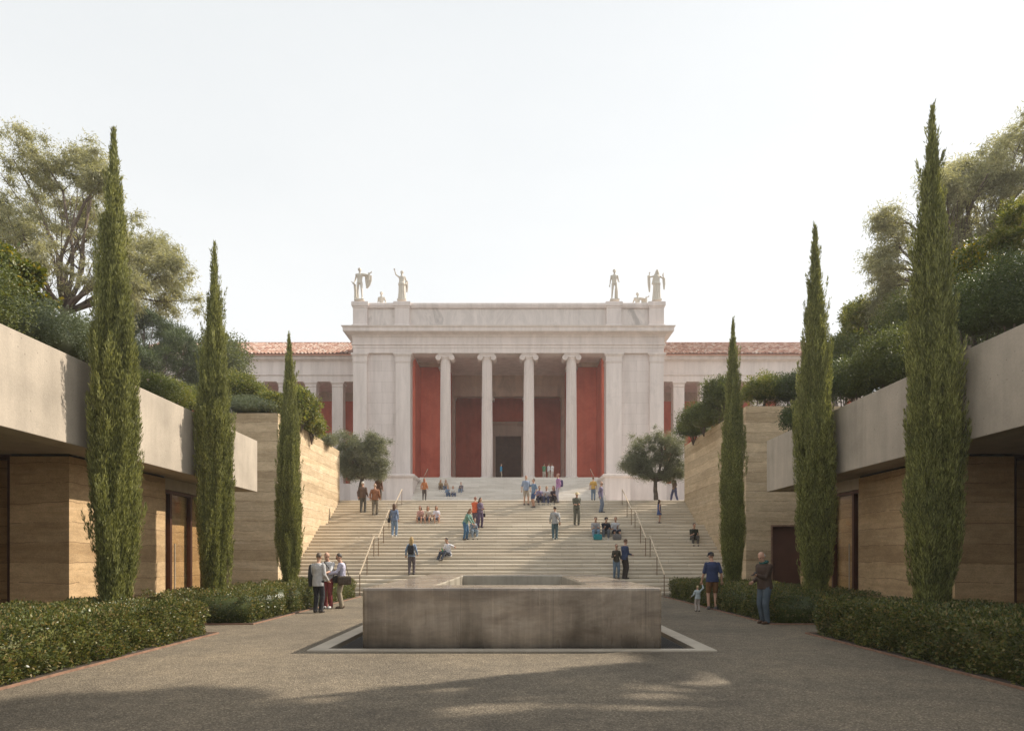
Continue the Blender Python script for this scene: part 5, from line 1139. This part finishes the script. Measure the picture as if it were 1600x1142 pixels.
S('roof_shrub', 1420, 515, 22.5, 1.2, 1.4, 'tall mid green shrub behind the nearest shaded cypress', 'shrub', 15000, .09, .035, 5.6, group=GR)
S('roof_shrub', 1530, 490, 14.6, .95, .85, 'big dark rounded shrub right of the nearest shaded cypress', 'darkleaf', 26000, .055, .02, 5.33, group=GR)
S('roof_shrub', 1590, 470, 13.4, 1.0, 1.0, 'big dark shrub at the right edge above the concrete roof', 'darkleaf', 26000, .055, .02, 5.33, group=GR)
S('roof_shrub', 1515, 445, 16.6, .7, .9, 'yellow-tinged shrub behind the dark shrub on the shaded roof', 'fig', 9000, .08, .045, 5.33, group=GR)
S('roof_shrub', 1245, 655, 21.0, .5, .5, 'small dark plant where the shaded roof meets the second cypress', 'darkleaf', 6000, .07, .03, 5.33, group=GR)
# distant tree masses either side of the museum wings
for (px, py, r_, d, lb) in ((330,560,40,60,'dark leafy tree behind the second sunlit cypress'),(120,560,60,45,'dark leafy tree low behind the left eucalyptus'),(1460,520,60,45,'leafy tree low behind the right eucalyptus'),(1300,585,30,58,'leafy tree at the end of the right museum wing'),(20,560,70,40,'leafy tree far left behind the roof garden'),(1590,520,70,38,'leafy tree far right behind the roof garden')):
    tree('broadleaf_tree', (PX(px,d),d,5), cl([(px+random.uniform(-.7,.7)*r_, py+random.uniform(-.5,.5)*r_, r_*.5, r_*.4) for _ in range(8)], d, 2), lb, 'tree', M['shrub'], 22000, .26, .10, 'bark', .25, (PX(px,d),d,PZ(py+r_*.8,d)), sub=16, tuft=.9, group='leafy trees beyond the gardens')
# ------------------------------------------------------------------ light, sky, air, camera
EL = R(41); AZ = math.atan2(.905, .425)
sd = Vector((math.cos(EL)*math.sin(AZ), math.cos(EL)*math.cos(AZ), math.sin(EL)))
sun = bpy.data.lights.new('sun','SUN'); sun.energy = 5.0; sun.angle = R(.6); sun.color = (1,.90,.76)
so = bpy.data.objects.new('sun', sun); COL.objects.link(so); so.rotation_euler = sd.to_track_quat('Z','Y').to_euler()
w = bpy.data.worlds.new('World'); SC.world = w; w.use_nodes = True; nt = w.node_tree; nt.nodes.clear(); k = N(nt)
sky = k.n('ShaderNodeTexSky', sky_type='NISHITA'); sky.sun_disc = False; sky.sun_elevation = EL; sky.sun_rotation = AZ
sky.air_density = 1.0; sky.dust_density = 1.2; sky.ozone_density = 1.0
hs = k.n('ShaderNodeHueSaturation'); hs.inputs['Saturation'].default_value = .45; k.l(sky.outputs[0], hs.inputs['Color'])
tc = k.n('ShaderNodeTexCoord'); sz = k.n('ShaderNodeSeparateXYZ'); k.l(tc.outputs['Generated'], sz.inputs[0])
cn = k.noise(k.coord((1,1,2.4), 'Generated'), 1.6, 5, .55, .4)
veil = k.ramp(k.math('ADD', sz.outputs[2], k.math('MULTIPLY', k.math('SUBTRACT', cn, .5), .35)), [(0,(6.4,6.32,6.15)),(.35,(5.9,5.96,5.88)),(.68,(5.05,5.22,5.26)),(.95,(4.0,4.2,4.3))])
bg = k.n('ShaderNodeBackground'); bg.inputs['Strength'].default_value = .15; k.l(k.mix(hs.outputs[0], veil, .82), bg.inputs[0])
ou = k.n('ShaderNodeOutputWorld'); k.l(bg.outputs[0], ou.inputs[0])
HAZE = .0008
if HAZE:
    m = MB(); m.box(-160, 160, -40, 150, -1.3, 42); ho = m.build('haze', None) if False else link('haze', m.mesh('haze'))
    hm = bpy.data.materials.new('haze_air'); hm.use_nodes = True; ht = hm.node_tree; ht.nodes.clear(); k = N(ht)
    v = k.n('ShaderNodeVolumePrincipled'); v.inputs['Color'].default_value = (.97,.95,.92,1); v.inputs['Density'].default_value = HAZE; v.inputs['Anisotropy'].default_value = .3
    o2 = k.n('ShaderNodeOutputMaterial'); k.l(v.outputs[0], o2.inputs['Volume']); ho.data.materials.append(hm); tag(ho, kind='stuff')
cam = bpy.data.cameras.new('camera'); co = bpy.data.objects.new('camera', cam); COL.objects.link(co); SC.camera = co
co.location = (0,0,EYE); co.rotation_euler = (R(90),0,0); cam.sensor_width = 36; cam.lens = 36*F/1600; cam.shift_y = (HZ-571)/1600; cam.clip_end = 3000; cam.clip_start = .05
vs_ = SC.view_settings; vs_.view_transform = 'Standard'; vs_.look = 'None'; vs_.exposure = 0.3; vs_.gamma = 1
SC.render.engine = 'CYCLES'; cy = SC.cycles; cy.max_bounces = 6; cy.diffuse_bounces = 4; cy.glossy_bounces = 2; cy.transmission_bounces = 3; cy.transparent_max_bounces = 8; cy.volume_bounces = 0
cy.use_denoising = True; cy.sample_clamp_indirect = 6; cy.caustics_reflective = False; cy.caustics_refractive = False
